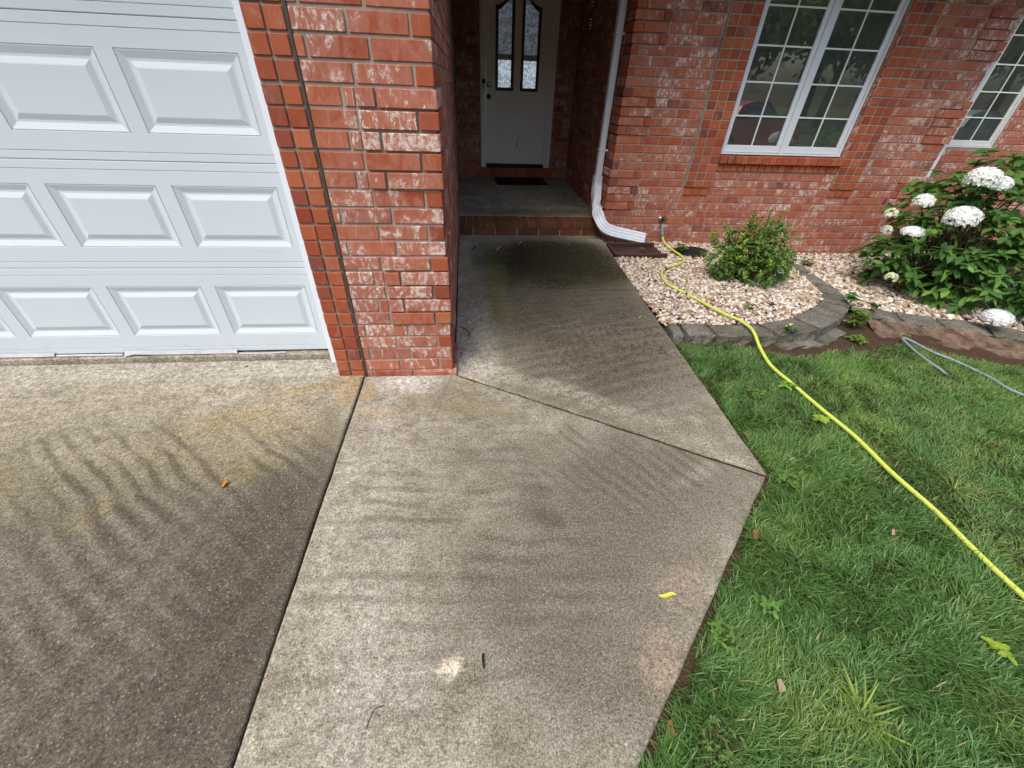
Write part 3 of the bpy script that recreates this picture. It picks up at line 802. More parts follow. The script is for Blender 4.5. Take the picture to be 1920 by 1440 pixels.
for si in range(4):
    pz0, pz1 = section(ZJ[si], ZJ[si + 1], si)
    V = []; F = []
    hw, hh = PW / 2, (pz1 - pz0) / 2
    for off, d in prof:
        V += [(-hw + off, d, -hh + off), (hw - off, d, -hh + off), (hw - off, d, hh - off), (-hw + off, d, hh - off)]
    for k in range(len(prof) - 1):
        for i in range(4): F.append([k * 4 + i, k * 4 + (i + 1) % 4, (k + 1) * 4 + (i + 1) % 4, (k + 1) * 4 + i])
    k = len(prof) - 1; F.append([k * 4 + i for i in range(4)])
    pm = make_mesh('raised_panel', V, F, M['gpaint'])
    for px in PX:
        o = mobj('raised_panel', pm, gd); o.location = (px - hw, GY, (pz0 + pz1) / 2)
# torn bottom weather strip
def strip(pts, h, name='weather_strip'):
    V = []; F = []
    for i, (x, y, z, lean) in enumerate(pts):
        V += [(x, y + lean, z + h), (x, y, z), (x, y - 0.004, z + 0.002), (x, y + lean - 0.004, z + h)]
    for i in range(len(pts) - 1):
        a = i * 4; c_ = a + 4
        for k in range(4): F.append([a + k, a + (k + 1) % 4, c_ + (k + 1) % 4, c_ + k])
    F.append([0, 1, 2, 3]); F.append([len(V) - 1, len(V) - 2, len(V) - 3, len(V) - 4])
    mobj(name, make_mesh(name, V, F, M['seal'], False), gd)
strip([(-3.4, 0.226, 0.046, 0.012), (-2.9, 0.224, 0.047, 0.012), (-2.56, 0.222, 0.046, 0.012), (-2.49, 0.222, 0.049, 0.012)], 0.020)
strip([(-2.08, 0.212, 0.044, 0.02), (-2.02, 0.216, 0.056, 0.016), (-1.9, 0.222, 0.047, 0.013), (-1.6, 0.222, 0.046, 0.012), (-1.44, 0.224, 0.045, 0.012), (-1.40, 0.216, 0.049, 0.012)], 0.024)
strip([(-2.49, 0.226, 0.045, 0.01), (-2.1, 0.226, 0.044, 0.01)], 0.008)
strip([(-1.42, 0.220, 0.042, 0.006), (-1.2, 0.218, 0.041, 0.006), (-1.10, 0.222, 0.044, 0.006)], 0.006)
b = MB(); b.box(GXL, GXR, GY + 0.012, GY + 0.04, 0.041, 0.058, 0.002); b.build('rubber_gasket', M['black'], gd)
b = MB(); b.box(-0.800, -0.7345, 0.150, GY - 0.004, -0.0, 2.45, 0.004); b.box(-0.7345, -0.7185, 0.062, 0.20, -0.005, 2.45, 0.003); b.build('door_stop_trim', M['alu'], gd)

# ------------------------------------------------------------------ front door
fd = empty('front_door', parent=house); fd['label'] = 'white front door with two arched maroon-framed glass lites'
DX0, DX1, DZ0, DZ1 = 0.419, 1.315, 0.478, 2.50
b = MB()
b.box(0.338, DX0 - 0.004, BYW - 0.016, BYW + 0.12, 0.430, 2.53, 0.004)
b.box(DX1 + 0.004, DX1 + 0.045, BYW + 0.02, BYW + 0.12, 0.430, 2.53, 0.003)
b.box(DX1 + 0.040, 1.412, BYW - 0.016, BYW + 0.121, 0.430, 2.53, 0.004)
b.box(0.337, 1.413, BYW - 0.017, BYW + 0.12, 2.501, 2.56, 0.004)
b.build('door_frame', M['doorpaint'], fd)
LITES = ((0.553, 0.813, 'L'), (0.912, 1.172, 'R'))
LZ0 = 1.412
def lite_outline(x0, x1, z0, side, ins=0.0, n=10):
    """bottom corners, then an S-curved top rising towards the middle of the door"""
    x0 += ins; x1 -= ins
    pts = [(x0, z0 + ins), (x1, z0 + ins)]
    for i in range(n + 1):
        s = i / n
        x = x1 + (x0 - x1) * s
        u = (x - x0) / (x1 - x0); u = u if side == 'L' else 1 - u
        e = u * u * (3 - 2 * u)
        pts.append((x, 2.320 + 0.115 * e - ins))
    return pts
# slab with two shaped openings: built as strips round each lite
b = MB()
yf, yb = BYW + 0.030, BYW + 0.074
def prism(pts, y0, y1, mi=0):
    n = len(pts); V = [(x, y0, z) for x, z in pts] + [(x, y1, z) for x, z in pts]
    F = [list(range(n)), list(range(n, 2 * n))[::-1]] + [[i, i + n, (i + 1) % n + n, (i + 1) % n] for i in range(n)]
    b.add(V, F, mi)
b.box(DX0, DX1, yf, yb, DZ0, LZ0 + 0.02, 0.002)
b.box(DX0, LITES[0][0] + 0.012, yf + .0004, yb, LZ0 + 0.0195, DZ1, 0.001); b.box(LITES[0][1] - 0.012, LITES[1][0] + 0.012, yf + .0004, yb, LZ0 + 0.0195, DZ1, 0.001); b.box(LITES[1][1] - 0.012, DX1, yf + .0004, yb, LZ0 + 0.0195, DZ1, 0.001)
for (x0, x1, sd) in LITES:
    top = lite_outline(x0, x1, LZ0, sd, 0.012)[2:]
    for i in range(len(top) - 1):
        prism([(top[i + 1][0], top[i + 1][1]), (top[i][0], top[i][1]), (top[i][0], DZ1 - .001), (top[i + 1][0], DZ1 - .001)], yf + 0.0004, yb)
b.build('door_slab', M['doorpaint'], fd)
for (x0, x1, sd) in LITES:
    o_ = lite_outline(x0, x1, LZ0, sd, 0.0); i_ = lite_outline(x0, x1, LZ0, sd, 0.040); n = len(o_)
    V = [(x, yf - 0.002, z) for x, z in o_] + [(x, yf - 0.014, z) for x, z in lite_outline(x0, x1, LZ0, sd, 0.010)] + [(x, yf - 0.014, z) for x, z in lite_outline(x0, x1, LZ0, sd, 0.028)] + [(x, yf + 0.012, z) for x, z in i_]
    F = []
    for k in range(3):
        for i in range(n): F.append([k * n + i, k * n + (i + 1) % n, (k + 1) * n + (i + 1) % n, (k + 1) * n + i])
    mobj('lite_moulding', make_mesh('lite_moulding', V, F, M['maroon']), fd)
    mobj('etched_pane', make_mesh('etched_pane', [(x, yf + 0.010, z) for x, z in i_], [list(range(n))], M['etched']), fd)
# embossed lower panels
for (x0, x1) in ((0.600, 0.815), (0.965, 1.165)):
    zz0, zz1 = 0.715, 1.225; V = []; F = []
    rings = [(-0.030, -0.0004), (-0.026, -0.0035), (-0.014, -0.0035), (-0.008, -0.0004), (0.0, -0.0004), (0.014, -0.004), (0.02, -0.004)]
    for off, d in rings: V += [(x0 + off, yf + d, zz0 + off), (x1 - off, yf + d, zz0 + off), (x1 - off, yf + d, zz1 - off), (x0 + off, yf + d, zz1 - off)]
    for k in range(len(rings) - 1):
        for i in range(4): F.append([k * 4 + i, k * 4 + (i + 1) % 4, (k + 1) * 4 + (i + 1) % 4, (k + 1) * 4 + i])
    F.append([(len(rings) - 1) * 4 + i for i in range(4)])
    mobj('embossed_panel', make_mesh('embossed_panel', V, F, M['doorpaint']), fd)
b = MB(); b.box(DX0 - 0.003, DX1 + 0.003, BYW - 0.03, BYW + 0.11, 0.430, 0.474, 0.004); b.build('threshold', M['black'], fd)
def lathe(prof_, cen, axis='-y', n=16):
    V = []; F = []
    for (r_, d) in prof_:
        for k in range(n):
            a = 2 * math.pi * k / n
            V.append((cen[0] + r_ * math.cos(a), cen[1] - d, cen[2] + r_ * math.sin(a)))
    for j in range(len(prof_) - 1):
        for k in range(n): F.append([j * n + k, j * n + (k + 1) % n, (j + 1) * n + (k + 1) % n, (j + 1) * n + k])
    F.append([(len(prof_) - 1) * n + k for k in range(n)])
    return V, F
b = MB(); b.add(*lathe([(0.033, 0), (0.033, 0.006), (0.014, 0.010), (0.013, 0.03), (0.026, 0.042), (0.029, 0.055), (0.024, 0.066), (0.010, 0.070)], (0.462, yf, 1.337))); b.build('door_knob', M['darkmetal'], fd, True)
b = MB(); b.add(*lathe([(0.032, 0), (0.032, 0.012), (0.024, 0.018), (0.0235, 0.019)], (0.462, yf, 1.476)), 0); b.add(*lathe([(0.022, 0.019), (0.021, 0.024), (0.008, 0.026)], (0.462, yf, 1.476)), 1); b.build('deadbolt', [M['darkmetal'], M['steel']], fd, True)
b = MB(); b.box(0.362, 0.411, BYW - 0.044, BYW - 0.017, 1.487, 1.540, 0.004, 0); b.box(0.362, 0.411, BYW - 0.046, BYW - 0.017, 1.410, 1.4865, 0.004, 1)
b.add(*lathe([(0.015, 0.046), (0.0145, 0.0475), (0.010, 0.0480)], (0.3865, BYW, 1.455)), 0); b.add(*lathe([(0.009, 0.0482), (0.0088, 0.0488)], (0.3865, BYW, 1.455)), 1)
b.build('doorbell', [M['black'], M['vinyl']], fd)
# a dark scuff on the lower door
b = MB(); b.tube([(0.885, yf - 0.0015, 0.70), (0.893, yf - 0.0015, 0.75), (0.900, yf - 0.0015, 0.785)], 0.006, 6, radii=[0.006, 0.008, 0.003]); b.build('scuff', M['black'], fd)
# glowing panels added behind the lites, standing in for an assumed rear window
b = MB(); b.box(0.1, 1.66, 7.00, 7.03, 0.9, 1.82, 0.002, 0); b.box(0.1, 1.66, 6.99, 7.03, 1.825, 1.90, 0.002, 1); b.box(0.1, 1.66, 7.0, 7.03, 1.905, 2.6, 0.002, 2)
b.build('hall_glow_panels', [M['hall_glow'], M['vinyl'], M['dim']], house)

# ------------------------------------------------------------------ windows
def window(parent, x0, x1, z0, z1, y, sashes, frame_mat, rows, name_label):
    w = empty('window', parent=parent); w['label'] = name_label
    f = MB()
    fwid = 0.022
    f.box(x0, x1, y - 0.028, y + 0.07, z0, z0 + 0.014, 0.002); f.box(x0, x0 + fwid, y - 0.02, y + 0.069, z0 + 0.0142, z1, 0.003); f.box(x1 - fwid, x1, y - 0.02, y + 0.069, z0 + 0.0142, z1, 0.003); f.box(x0 + fwid + 0.0002, x1 - fwid - 0.0002, y - 0.02, y + 0.068, z1 - fwid, z1 - 0.0002, 0.003)
    mid = (x0 + x1) / 2
    if sashes == 2: f.box(mid - 0.019, mid + 0.019, y - 0.016, y + 0.067, z0 + 0.0144, z1 - fwid - 0.0002, 0.003)
    f.build('window_frame', frame_mat, w)
    rng_ = [(x0 + fwid + 0.003, mid - 0.022), (mid + 0.022, x1 - fwid - 0.003)] if sashes == 2 else [(x0 + fwid + 0.003, x1 - fwid - 0.003)]
    for (a, c_) in rng_:
        s = MB(); sw = 0.046; bz = z0 + 0.018; tz = z1 - fwid - 0.003
        s.box(a, c_, y - 0.004, y + 0.04, bz, bz + 0.068, 0.004); s.box(a, c_, y - 0.0038, y + 0.04, tz - sw, tz, 0.004)
        s.box(a, a + sw, y - 0.0042, y + 0.0398, bz + 0.0682, tz - sw - 0.0002, 0.004); s.box(c_ - sw, c_, y - 0.0042, y + 0.0398, bz + 0.0682, tz - sw - 0.0002, 0.004)
        s.build('sash', frame_mat, w)
        ga, gc, gb, gt = a + sw, c_ - sw, bz + 0.068, tz - sw
        gm = make_mesh('pane', [(ga, y + 0.012, gb), (gc, y + 0.012, gb), (gc, y + 0.012, gt), (ga, y + 0.012, gt)], [[0, 1, 2, 3]], M['glass'])
        mobj('pane', gm, w)
        g = MB(); xm = (ga + gc) / 2
        g.box(xm - 0.007, xm + 0.007, y + 0.004, y + 0.0105, gb, gt, 0.001); g.build('muntin', M['grille'], w)
        for k in range(1, rows):
            z = z0 + 0.080 + 0.2865 * k - 0.012
            if z > gt - 0.03: break
            g = MB(); g.box(ga, gc, y + 0.0036, y + 0.0107, z - 0.007, z + 0.007, 0.001); g.build('muntin', M['grille'], w)
        g = MB()
        g.tube([(gc - 0.012, y + 0.008, gb), (gc - 0.012, y + 0.008, gt)], 0.003, 6); g.build('screen_bead', M['sleeve'], w)
    return w
window(house, WX0, WX1, WZ0, WZ1, FY + 0.062, 2, M['vinyl'], 6, 'wide white double casement window with grid muntins above the gravel bed')
window(house, VX0, VX1, VZ0, 2.52, WY + 0.03, 1, M['vinyl_old'], 6, 'narrow single casement window with grid muntins beyond the hydrangea')
# curtains inside
def curtain(x0, x1, y, z0, z1, parent):
    n = 60; V = []; F = []
    for i in range(n + 1):
        x = x0 + (x1 - x0) * i / n; yy = y + 0.02 * math.sin(i * 1.3) + 0.01 * math.sin(i * 0.37)
        V += [(x, yy, z0), (x, yy, z1)]
    for i in range(n): F.append([2 * i, 2 * i + 2, 2 * i + 3, 2 * i + 1])
    mobj('curtain', make_mesh('curtain', V, F, M['curtain'], True), parent)
curtain(2.85, 3.05, 2.95, 0.6, 2.6, house); curtain(4.15, 4.45, 2.95, 0.6, 2.6, house)
b = MB(); b.box(5.545, 5.600, 2.700, 2.760, 0.62, 2.7, 0.004); b.box(5.490, 5.545, 2.72, 2.755, 0.62, 2.7, 0.003); b.build('corner_trim', M['alu'], house)

# ------------------------------------------------------------------ downspout
ds = empty('downspout', 'white aluminium downspout with ribbed elbow at the porch corner', 'downspout', (1.63, 2.9, 0))
ds_off = Vector((-1.63, -2.9, 0))
def rect_pipe(path, a, c_, name, parent, ribs=False, ups=None):
    P = [Vector(p) + ds_off for p in path]; V = []; F = []; n = 56 if ribs else 16
    def ring(p, t_, u_):
        s = t_.cross(u_).normalized(); u_ = s.cross(t_).normalized(); out = []
        for k in range(n):
            ang = 2 * math.pi * (k + 0.5) / n
            cx_ = max(-1, min(1, 1.35 * math.cos(ang))); cy_ = max(-1, min(1, 1.35 * math.sin(ang)))
            rr = 1.0
            if ribs and (k // 2) % 2: rr = 0.93
            out.append(p + s * cx_ * a / 2 * rr + u_ * cy_ * c_ / 2 * rr)
        return out
    for i, p in enumerate(P):
        t_ = (P[min(i + 1, len(P) - 1)] - P[max(i - 1, 0)]).normalized()
        V += ring(p, t_, ups[i] if ups else Vector((0, 1, 0)))
    for i in range(len(P) - 1):
        for k in range(n): F.append([i * n + k, i * n + (k + 1) % n, (i + 1) * n + (k + 1) % n, (i + 1) * n + k])
    me = make_mesh(name, V, F, M['alu'])
    o = mobj(name, me, parent)
    md = o.modifiers.new('thick', 'SOLIDIFY'); md.thickness = 0.0015
    return o
rect_pipe([(1.630, 2.93, 2.86), (1.630, 2.93, 1.93)], 0.068, 0.085, 'pipe', ds)
rect_pipe([(1.630, 2.93, 1.95), (1.630, 2.93, 0.93)], 0.064, 0.081, 'pipe', ds)
rect_pipe([(1.630, 2.93, 0.96), (1.630, 2.93, 0.66)], 0.068, 0.085, 'pipe', ds)
el = catmull([(1.630, 2.93, 0.68), (1.630, 2.92, 0.58), (1.618, 2.84, 0.485), (1.612, 2.72, 0.39), (1.620, 2.60, 0.300), (1.665, 2.535, 0.225), (1.76, 2.52, 0.180), (1.95, 2.515, 0.140), (2.165, 2.515, 0.098)], 5)
ups = []
for i in range(len(el)):
    s_ = i / (len(el) - 1)
    ups.append(Vector((0, 1, 0)).lerp(Vector((0.15, 0.35, 1)), min(1, max(0, (s_ - 0.15) / 0.5))).normalized())
rect_pipe(el, 0.084, 0.112, 'elbow', ds, True, ups)
b = MB(); b.box(1.590 - 1.63, 1.690 - 1.63, 2.882 - 2.9, 2.978 - 2.9, 1.925, 1.945, 0.003); b.build('bracket', M['alu'], ds)
b = MB(); b.box(1.590 - 1.63, 1.690 - 1.63, 2.882 - 2.9, 2.978 - 2.9, 0.935, 0.955, 0.003); b.build('bracket', M['alu'], ds)

# hanging ornament in the porch
hg = empty('hanging_ornament', 'dark hanging strand with small pale diamond pieces in the porch', 'ornament', (1.50, 3.6, 2.1))
b = MB(); b.tube([(0, 0, 0.5), (0, 0, -0.10)], 0.002, 5); b.build('cord', M['black'], hg)
for z in (0.13, 0.10, -0.005, -0.03, -0.055, -0.08, 0.21, 0.235):
    V = [(-0.013, 0, z), (0, -0.004, z - 0.010), (0.013, 0, z), (0, -0.004, z + 0.010), (0, 0.006, z)]
    mobj('diamond_piece', make_mesh('diamond_piece', V, [[0, 1, 3], [1, 2, 3], [0, 4, 1], [1, 4, 2], [2, 4, 3], [3, 4, 0]], M['vinyl']), hg)

# doormat
b = MB()
b.add(*cbox((0, 0, 0.007), (0.78, 0.46, 0.014), 0.005))
mat_o = b.build('doormat', M['doormat'], None, label='dark red-brown doormat lying on the porch floor before the door', cat='doormat')
mat_o.location = (0.945, 4.74, 0.2765); mat_o.rotation_euler = (0.028, 0, 0.05)

# ------------------------------------------------------------------ gravel bed
bed_poly = [(1.655, 0.58), (2.0, 0.56), (2.46, 0.56), (2.80, 0.66), (3.12, 0.85), (3.42, 1.08), (3.58, 1.28), (3.66, 1.57), (3.73, 1.88), (3.80, 2.10), (3.9, 2.63), (1.71, 2.63), (1.66, 1.3)]
bed2_poly = [(3.62, 0.95), (4.06, 0.92), (4.43, 0.84), (4.80, 0.72), (5.10, 0.54), (5.7, 0.15), (6.3, 0.0), (7.5, 1.5), (7.5, 3.8), (5.55, 3.8), (5.5, 2.63), (3.95, 2.63), (3.90, 2.1), (3.86, 1.85), (3.82, 1.5), (3.72, 1.18)]
gb = empty('gravel_bed', kind='structure')
for poly in (bed_poly, bed2_poly):
    xs_ = np.array([p_[0] for p_ in poly]); ys_ = np.array([p_[1] for p_ in poly])
    gx, gy = np.meshgrid(np.arange(xs_.min() - 0.06, xs_.max() + 0.1, 0.06), np.arange(ys_.min() - 0.06, ys_.max() + 0.1, 0.06))
    Ig = np.arange(gx.size).reshape(gx.shape)
    ok = inpoly(gx, gy, poly)
    okc = ok[:-1, :-1] | ok[:-1, 1:] | ok[1:, 1:] | ok[1:, :-1]
    Fq = np.stack([Ig[:-1, :-1], Ig[:-1, 1:], Ig[1:, 1:], Ig[1:, :-1]], -1)[okc]
    zz = bed(gx, gy) - 0.012 + (vnoise(gx, gy, 5) - 0.5) * 0.02
    inn = np.where((gx < 1.68) , -0.05, 0)
    mobj('bed_soil', fast_mesh('bed_soil', np.stack([gx, gy, zz + inn], -1).reshape(-1, 3), Fq, M['soil'], True), gb)

def ico(sub=2):
    import bmesh
    bm = bmesh.new(); bmesh.ops.create_icosphere(bm, subdivisions=sub, radius=1.0)
    V = np.array([v.co[:] for v in bm.verts]); F = np.array([[v.index for v in f.verts] for f in bm.faces]); bm.free()
    return V, F
IV, IF = ico(2)
def pebbles(poly, dens, rmin, rmax, name, parent, zoff=0.0):
    x0, x1 = min(p_[0] for p_ in poly), max(p_[0] for p_ in poly); y0, y1 = min(p_[1] for p_ in poly), max(p_[1] for p_ in poly)
    n = int(dens * (x1 - x0) * (y1 - y0))
    x = rng.uniform(x0, x1, n); y = rng.uniform(y0, y1, n); k = inpoly(x, y, poly)
    if name == 'far': k &= (x < 6.2) & (y < 3.0)
    k &= ~((x > 1.70) & (x < 2.29) & (y > 2.09) & (y < 2.45)) & ~(np.hypot((x - 2.64) / 0.20, (y - 2.27) / 0.155) < 1)
    x, y = x[k], y[k]; n = len(x)
    r = rng.uniform(rmin, rmax, n) * np.where(rng.random(n) < 0.12, 1.35, 1)
    z = bed(x, y) + (vnoise(x, y, 5) - 0.5) * 0.02 + rng.uniform(-0.006, 0.012, n) + zoff
    a = rng.uniform(0, 2 * math.pi, n); tl = rng.normal(0, 0.35, n)
    sx = r * rng.uniform(0.9, 1.5, n); sy = r * rng.uniform(0.7, 1.05, n); sz = r * rng.uniform(0.45, 0.75, n)
    nvar = 6
    lump = [IV * (1 + 0.22 * (np.sin(IV @ rng.normal(0, 2.2, 3) + rng.uniform(0, 6)) * np.sin(IV @ rng.normal(0, 2.4, 3)))[:, None]) for _ in range(nvar)]
    var = rng.integers(0, nvar, n)
    P = np.array(lump)[var] * np.stack([sx, sy, sz], -1)[:, None, :]
    ct, st = np.cos(tl)[:, None], np.sin(tl)[:, None]
    px_, pz_ = P[..., 0] * ct + P[..., 2] * st, -P[..., 0] * st + P[..., 2] * ct
    ca, sa = np.cos(a)[:, None], np.sin(a)[:, None]
    qx = px_ * ca - P[..., 1] * sa + x[:, None]; qy = px_ * sa + P[..., 1] * ca + y[:, None]; qz = pz_ + z[:, None]
    V = np.stack([qx, qy, qz], -1).reshape(-1, 3)
    F = (IF[None] + (np.arange(n) * len(IV))[:, None, None]).reshape(-1, 3)
    o = mobj('pebbles', fast_mesh('pebbles', V, F, M['pebble'], True), parent, kind='stuff')
    return o
pebbles(bed_poly, 3000, 0.0095, 0.0180, 'near', gb)
pebbles(bed2_poly, 1250, 0.012, 0.023, 'far', gb)

# ------------------------------------------------------------------ border blocks
import bmesh
def block(i0, o0, i1, o1, ztop0, ztop1, zbot, parent, gap=0.015, seed=0):
    rr = random.Random(seed)
    def lerp(a, c_, t_): return (a[0] + (c_[0] - a[0]) * t_, a[1] + (c_[1] - a[1]) * t_)
    L = math.hypot((i1[0] + o1[0] - i0[0] - o0[0]) / 2, (i1[1] + o1[1] - i0[1] - o0[1]) / 2)
    g = gap / L
    nU, nW, nH = 7, 5, 4
    bm = bmesh.new()
    bmesh.ops.create_grid(bm, x_segments=1, y_segments=1, size=1) if False else None
    V = {}
    ph = [rr.uniform(0, 6.28) for _ in range(6)]
    for a in range(nU + 1):
        for c_ in range(nW + 1):
            for h in range(nH + 1):
                if not (a in (0, nU) or c_ in (0, nW) or h in (0, nH)): continue
                u = g + (1 - 2 * g) * a / nU; w = c_ / nW; t_ = h / nH
                pi_ = lerp(i0, i1, u); po_ = lerp(o0, o1, u)
                x, y = lerp(pi_, po_, w)
                z = zbot + (ztop0 + (ztop1 - ztop0) * u - zbot) * t_
                # split-face roughness and worn arrises
                rough = 0.008 * (math.sin(a * 1.9 + ph[0]) * math.sin(h * 2.3 + ph[1]) + 0.7 * math.sin(a * 4.1 + h * 1.3 + ph[2]))
                ox, oy = po_[0] - pi_[0], po_[1] - pi_[1]; ol = math.hypot(ox, oy) or 1
                if c_ == nW:
                    x += ox / ol * (rough + rr.uniform(-.004, .004)); y += oy / ol * (rough + rr.uniform(-.004, .004))
                if h == nH:
                    z += 0.004 * math.sin(a * 1.3 + c_ * 1.7 + ph[3]) + rr.uniform(-.0025, .0025)
                edge = (h == nH) + (c_ in (0, nW)) + (a in (0, nU))
                if edge >= 2:
                    cxm, cym = (i0[0] + i1[0] + o0[0] + o1[0]) / 4, (i0[1] + i1[1] + o0[1] + o1[1]) / 4
                    x += (cxm - x) * 0.020; y += (cym - y) * 0.020
                    if h == nH: z -= 0.010 + rr.uniform(0, 0.006)
                V[(a, c_, h)] = bm.verts.new((x, y, z))
    def face(*k):
        bm.faces.new([V[q] for q in k])
    for a in range(nU):
        for c_ in range(nW):
            face((a, c_, nH), (a + 1, c_, nH), (a + 1, c_ + 1, nH), (a, c_ + 1, nH)); face((a, c_, 0), (a, c_ + 1, 0), (a + 1, c_ + 1, 0), (a + 1, c_, 0))
        for h in range(nH):
            face((a, 0, h), (a + 1, 0, h), (a + 1, 0, h + 1), (a, 0, h + 1)); face((a, nW, h), (a, nW, h + 1), (a + 1, nW, h + 1), (a + 1, nW, h))
    for c_ in range(nW):
        for h in range(nH):
            face((0, c_, h), (0, c_, h + 1), (0, c_ + 1, h + 1), (0, c_ + 1, h)); face((nU, c_, h), (nU, c_ + 1, h), (nU, c_ + 1, h + 1), (nU, c_, h + 1))
    bmesh.ops.recalc_face_normals(bm, faces=bm.faces)
    me = bpy.data.meshes.new('block'); bm.to_mesh(me); bm.free(); me.materials.append(M['block'])
    o = mobj('block', me, parent)
    return o
ring = empty('stone_border', 'curved border of weathered grey blocks around the gravel and small shrub', 'border', (0, 0, 0))
J = [((1.672, .60), (1.632, .37)), ((1.77, .578), (1.755, .385)), ((2.0, .555), (2.0, .375)), ((2.45, .555), (2.50, .35)), ((2.80, .65), (2.90, .44)), ((3.12, .84), (3.26, .65)), ((3.42, 1.07), (3.58, .92)), ((3.58, 1.27), (3.74, 1.15)), ((3.66, 1.56), (3.83, 1.48)), ((3.72, 1.87), (3.88, 1.82)), ((3.80, 2.10), (3.93, 2.06))]
for i in range(len(J) - 1):
    (i0, o0), (i1, o1) = J[i], J[i + 1]
    zt = lambda q: float(bed(q[0], 0)) + 0.022 + 0.006 * math.sin(i * 2.1)
    block(i0, o0, i1, o1, zt(i0), zt(i1), float(lawn(i0[0], 0)) - 0.10, ring, seed=i)
# a lower course peeping out below the curve
for i, (i0, o0, i1, o1) in enumerate([((2.45, .50), (2.52, .30), (2.85, .58), (2.96, .37)), ((2.86, .58), (2.97, .375), (3.20, .78), (3.33, .60))]):
    block(i0, o0, i1, o1, float(lawn(i0[0], 0)) + 0.035, float(lawn(i1[0], 0)) + 0.03, float(lawn(i0[0], 0)) - 0.1, ring, seed=40 + i)
rb_ = empty('stone_border', 'straight run of mossy dark blocks edging the hydrangea bed', 'border', (0, 0, 0))
J2 = [((3.63, .945), (3.60, .79)), ((4.06, .93), (3.97, .72)), ((4.43, .86), (4.33, .64)), ((4.80, .74), (4.66, .51)), ((5.10, .55), (4.95, .34)), ((5.40, .35), (5.25, .13)), ((5.70, .15), (5.55, -.07)), ((6.0, -.05), (5.85, -.27))]
for i in range(len(J2) - 1):
    (i0, o0), (i1, o1) = J2[i], J2[i + 1]
    zt = lambda q: float(bed(q[0], 0)) + 0.030
    block(i0, o0, i1, o1, zt(i0), zt(i1), float(lawn(i0[0], 0)) - 0.06, rb_, seed=70 + i, gap=0.010)
# bare clay bank below the right run
bank = [((3.66, 0.80), (3.60, 0.52)), ((3.97, 0.735), (3.88, 0.52)), ((4.33, 0.655), (4.16, 0.36)), ((4.66, 0.525), (4.50, 0.22)), ((4.95, 0.355), (4.75, 0.05)), ((5.25, .14), (5.05, -.15)), ((5.9, -.3), (5.7, -.6))]
V = []; F = []
nb = 12
pts = []
for i in range(len(bank) - 1):
    for s in range(14):
        t_ = s / 14
        A = Vector(bank[i][0]).lerp(Vector(bank[i + 1][0]), t_); B = Vector(bank[i][1]).lerp(Vector(bank[i + 1][1]), t_); pts.append((A, B))
for (A, B) in pts:
    for k in range(nb + 1):
        q = A.lerp(B, k / nb); zt_ = float(lawn(A.x, 0)) + 0.035 + 0.04 * float(vnoise(A.x, A.y, 5)); zb_ = float(lawn(B.x, 0)) - 0.012
        u = k / nb; z = zt_ + (zb_ - zt_) * (u ** 0.8) + (float(vnoise(q.x, q.y, 7)) - 0.5) * 0.07 * (1 - abs(2 * u - 1)) + (float(vnoise(q.x, q.y, 23)) - 0.5) * 0.03 * min(1, 4 * (1 - u))
        if k == nb: z -= 0.03 * float(vnoise(q.x, q.y, 11))
        V.append((q.x, q.y, z))
for i in range(len(pts) - 1):
    for k in range(nb): F.append([i * (nb + 1) + k, i * (nb + 1) + k + 1, (i + 1) * (nb + 1) + k + 1, (i + 1) * (nb + 1) + k])
mobj('clay_bank', make_mesh('clay_bank', V, F, M['clay'], True), kind='structure')

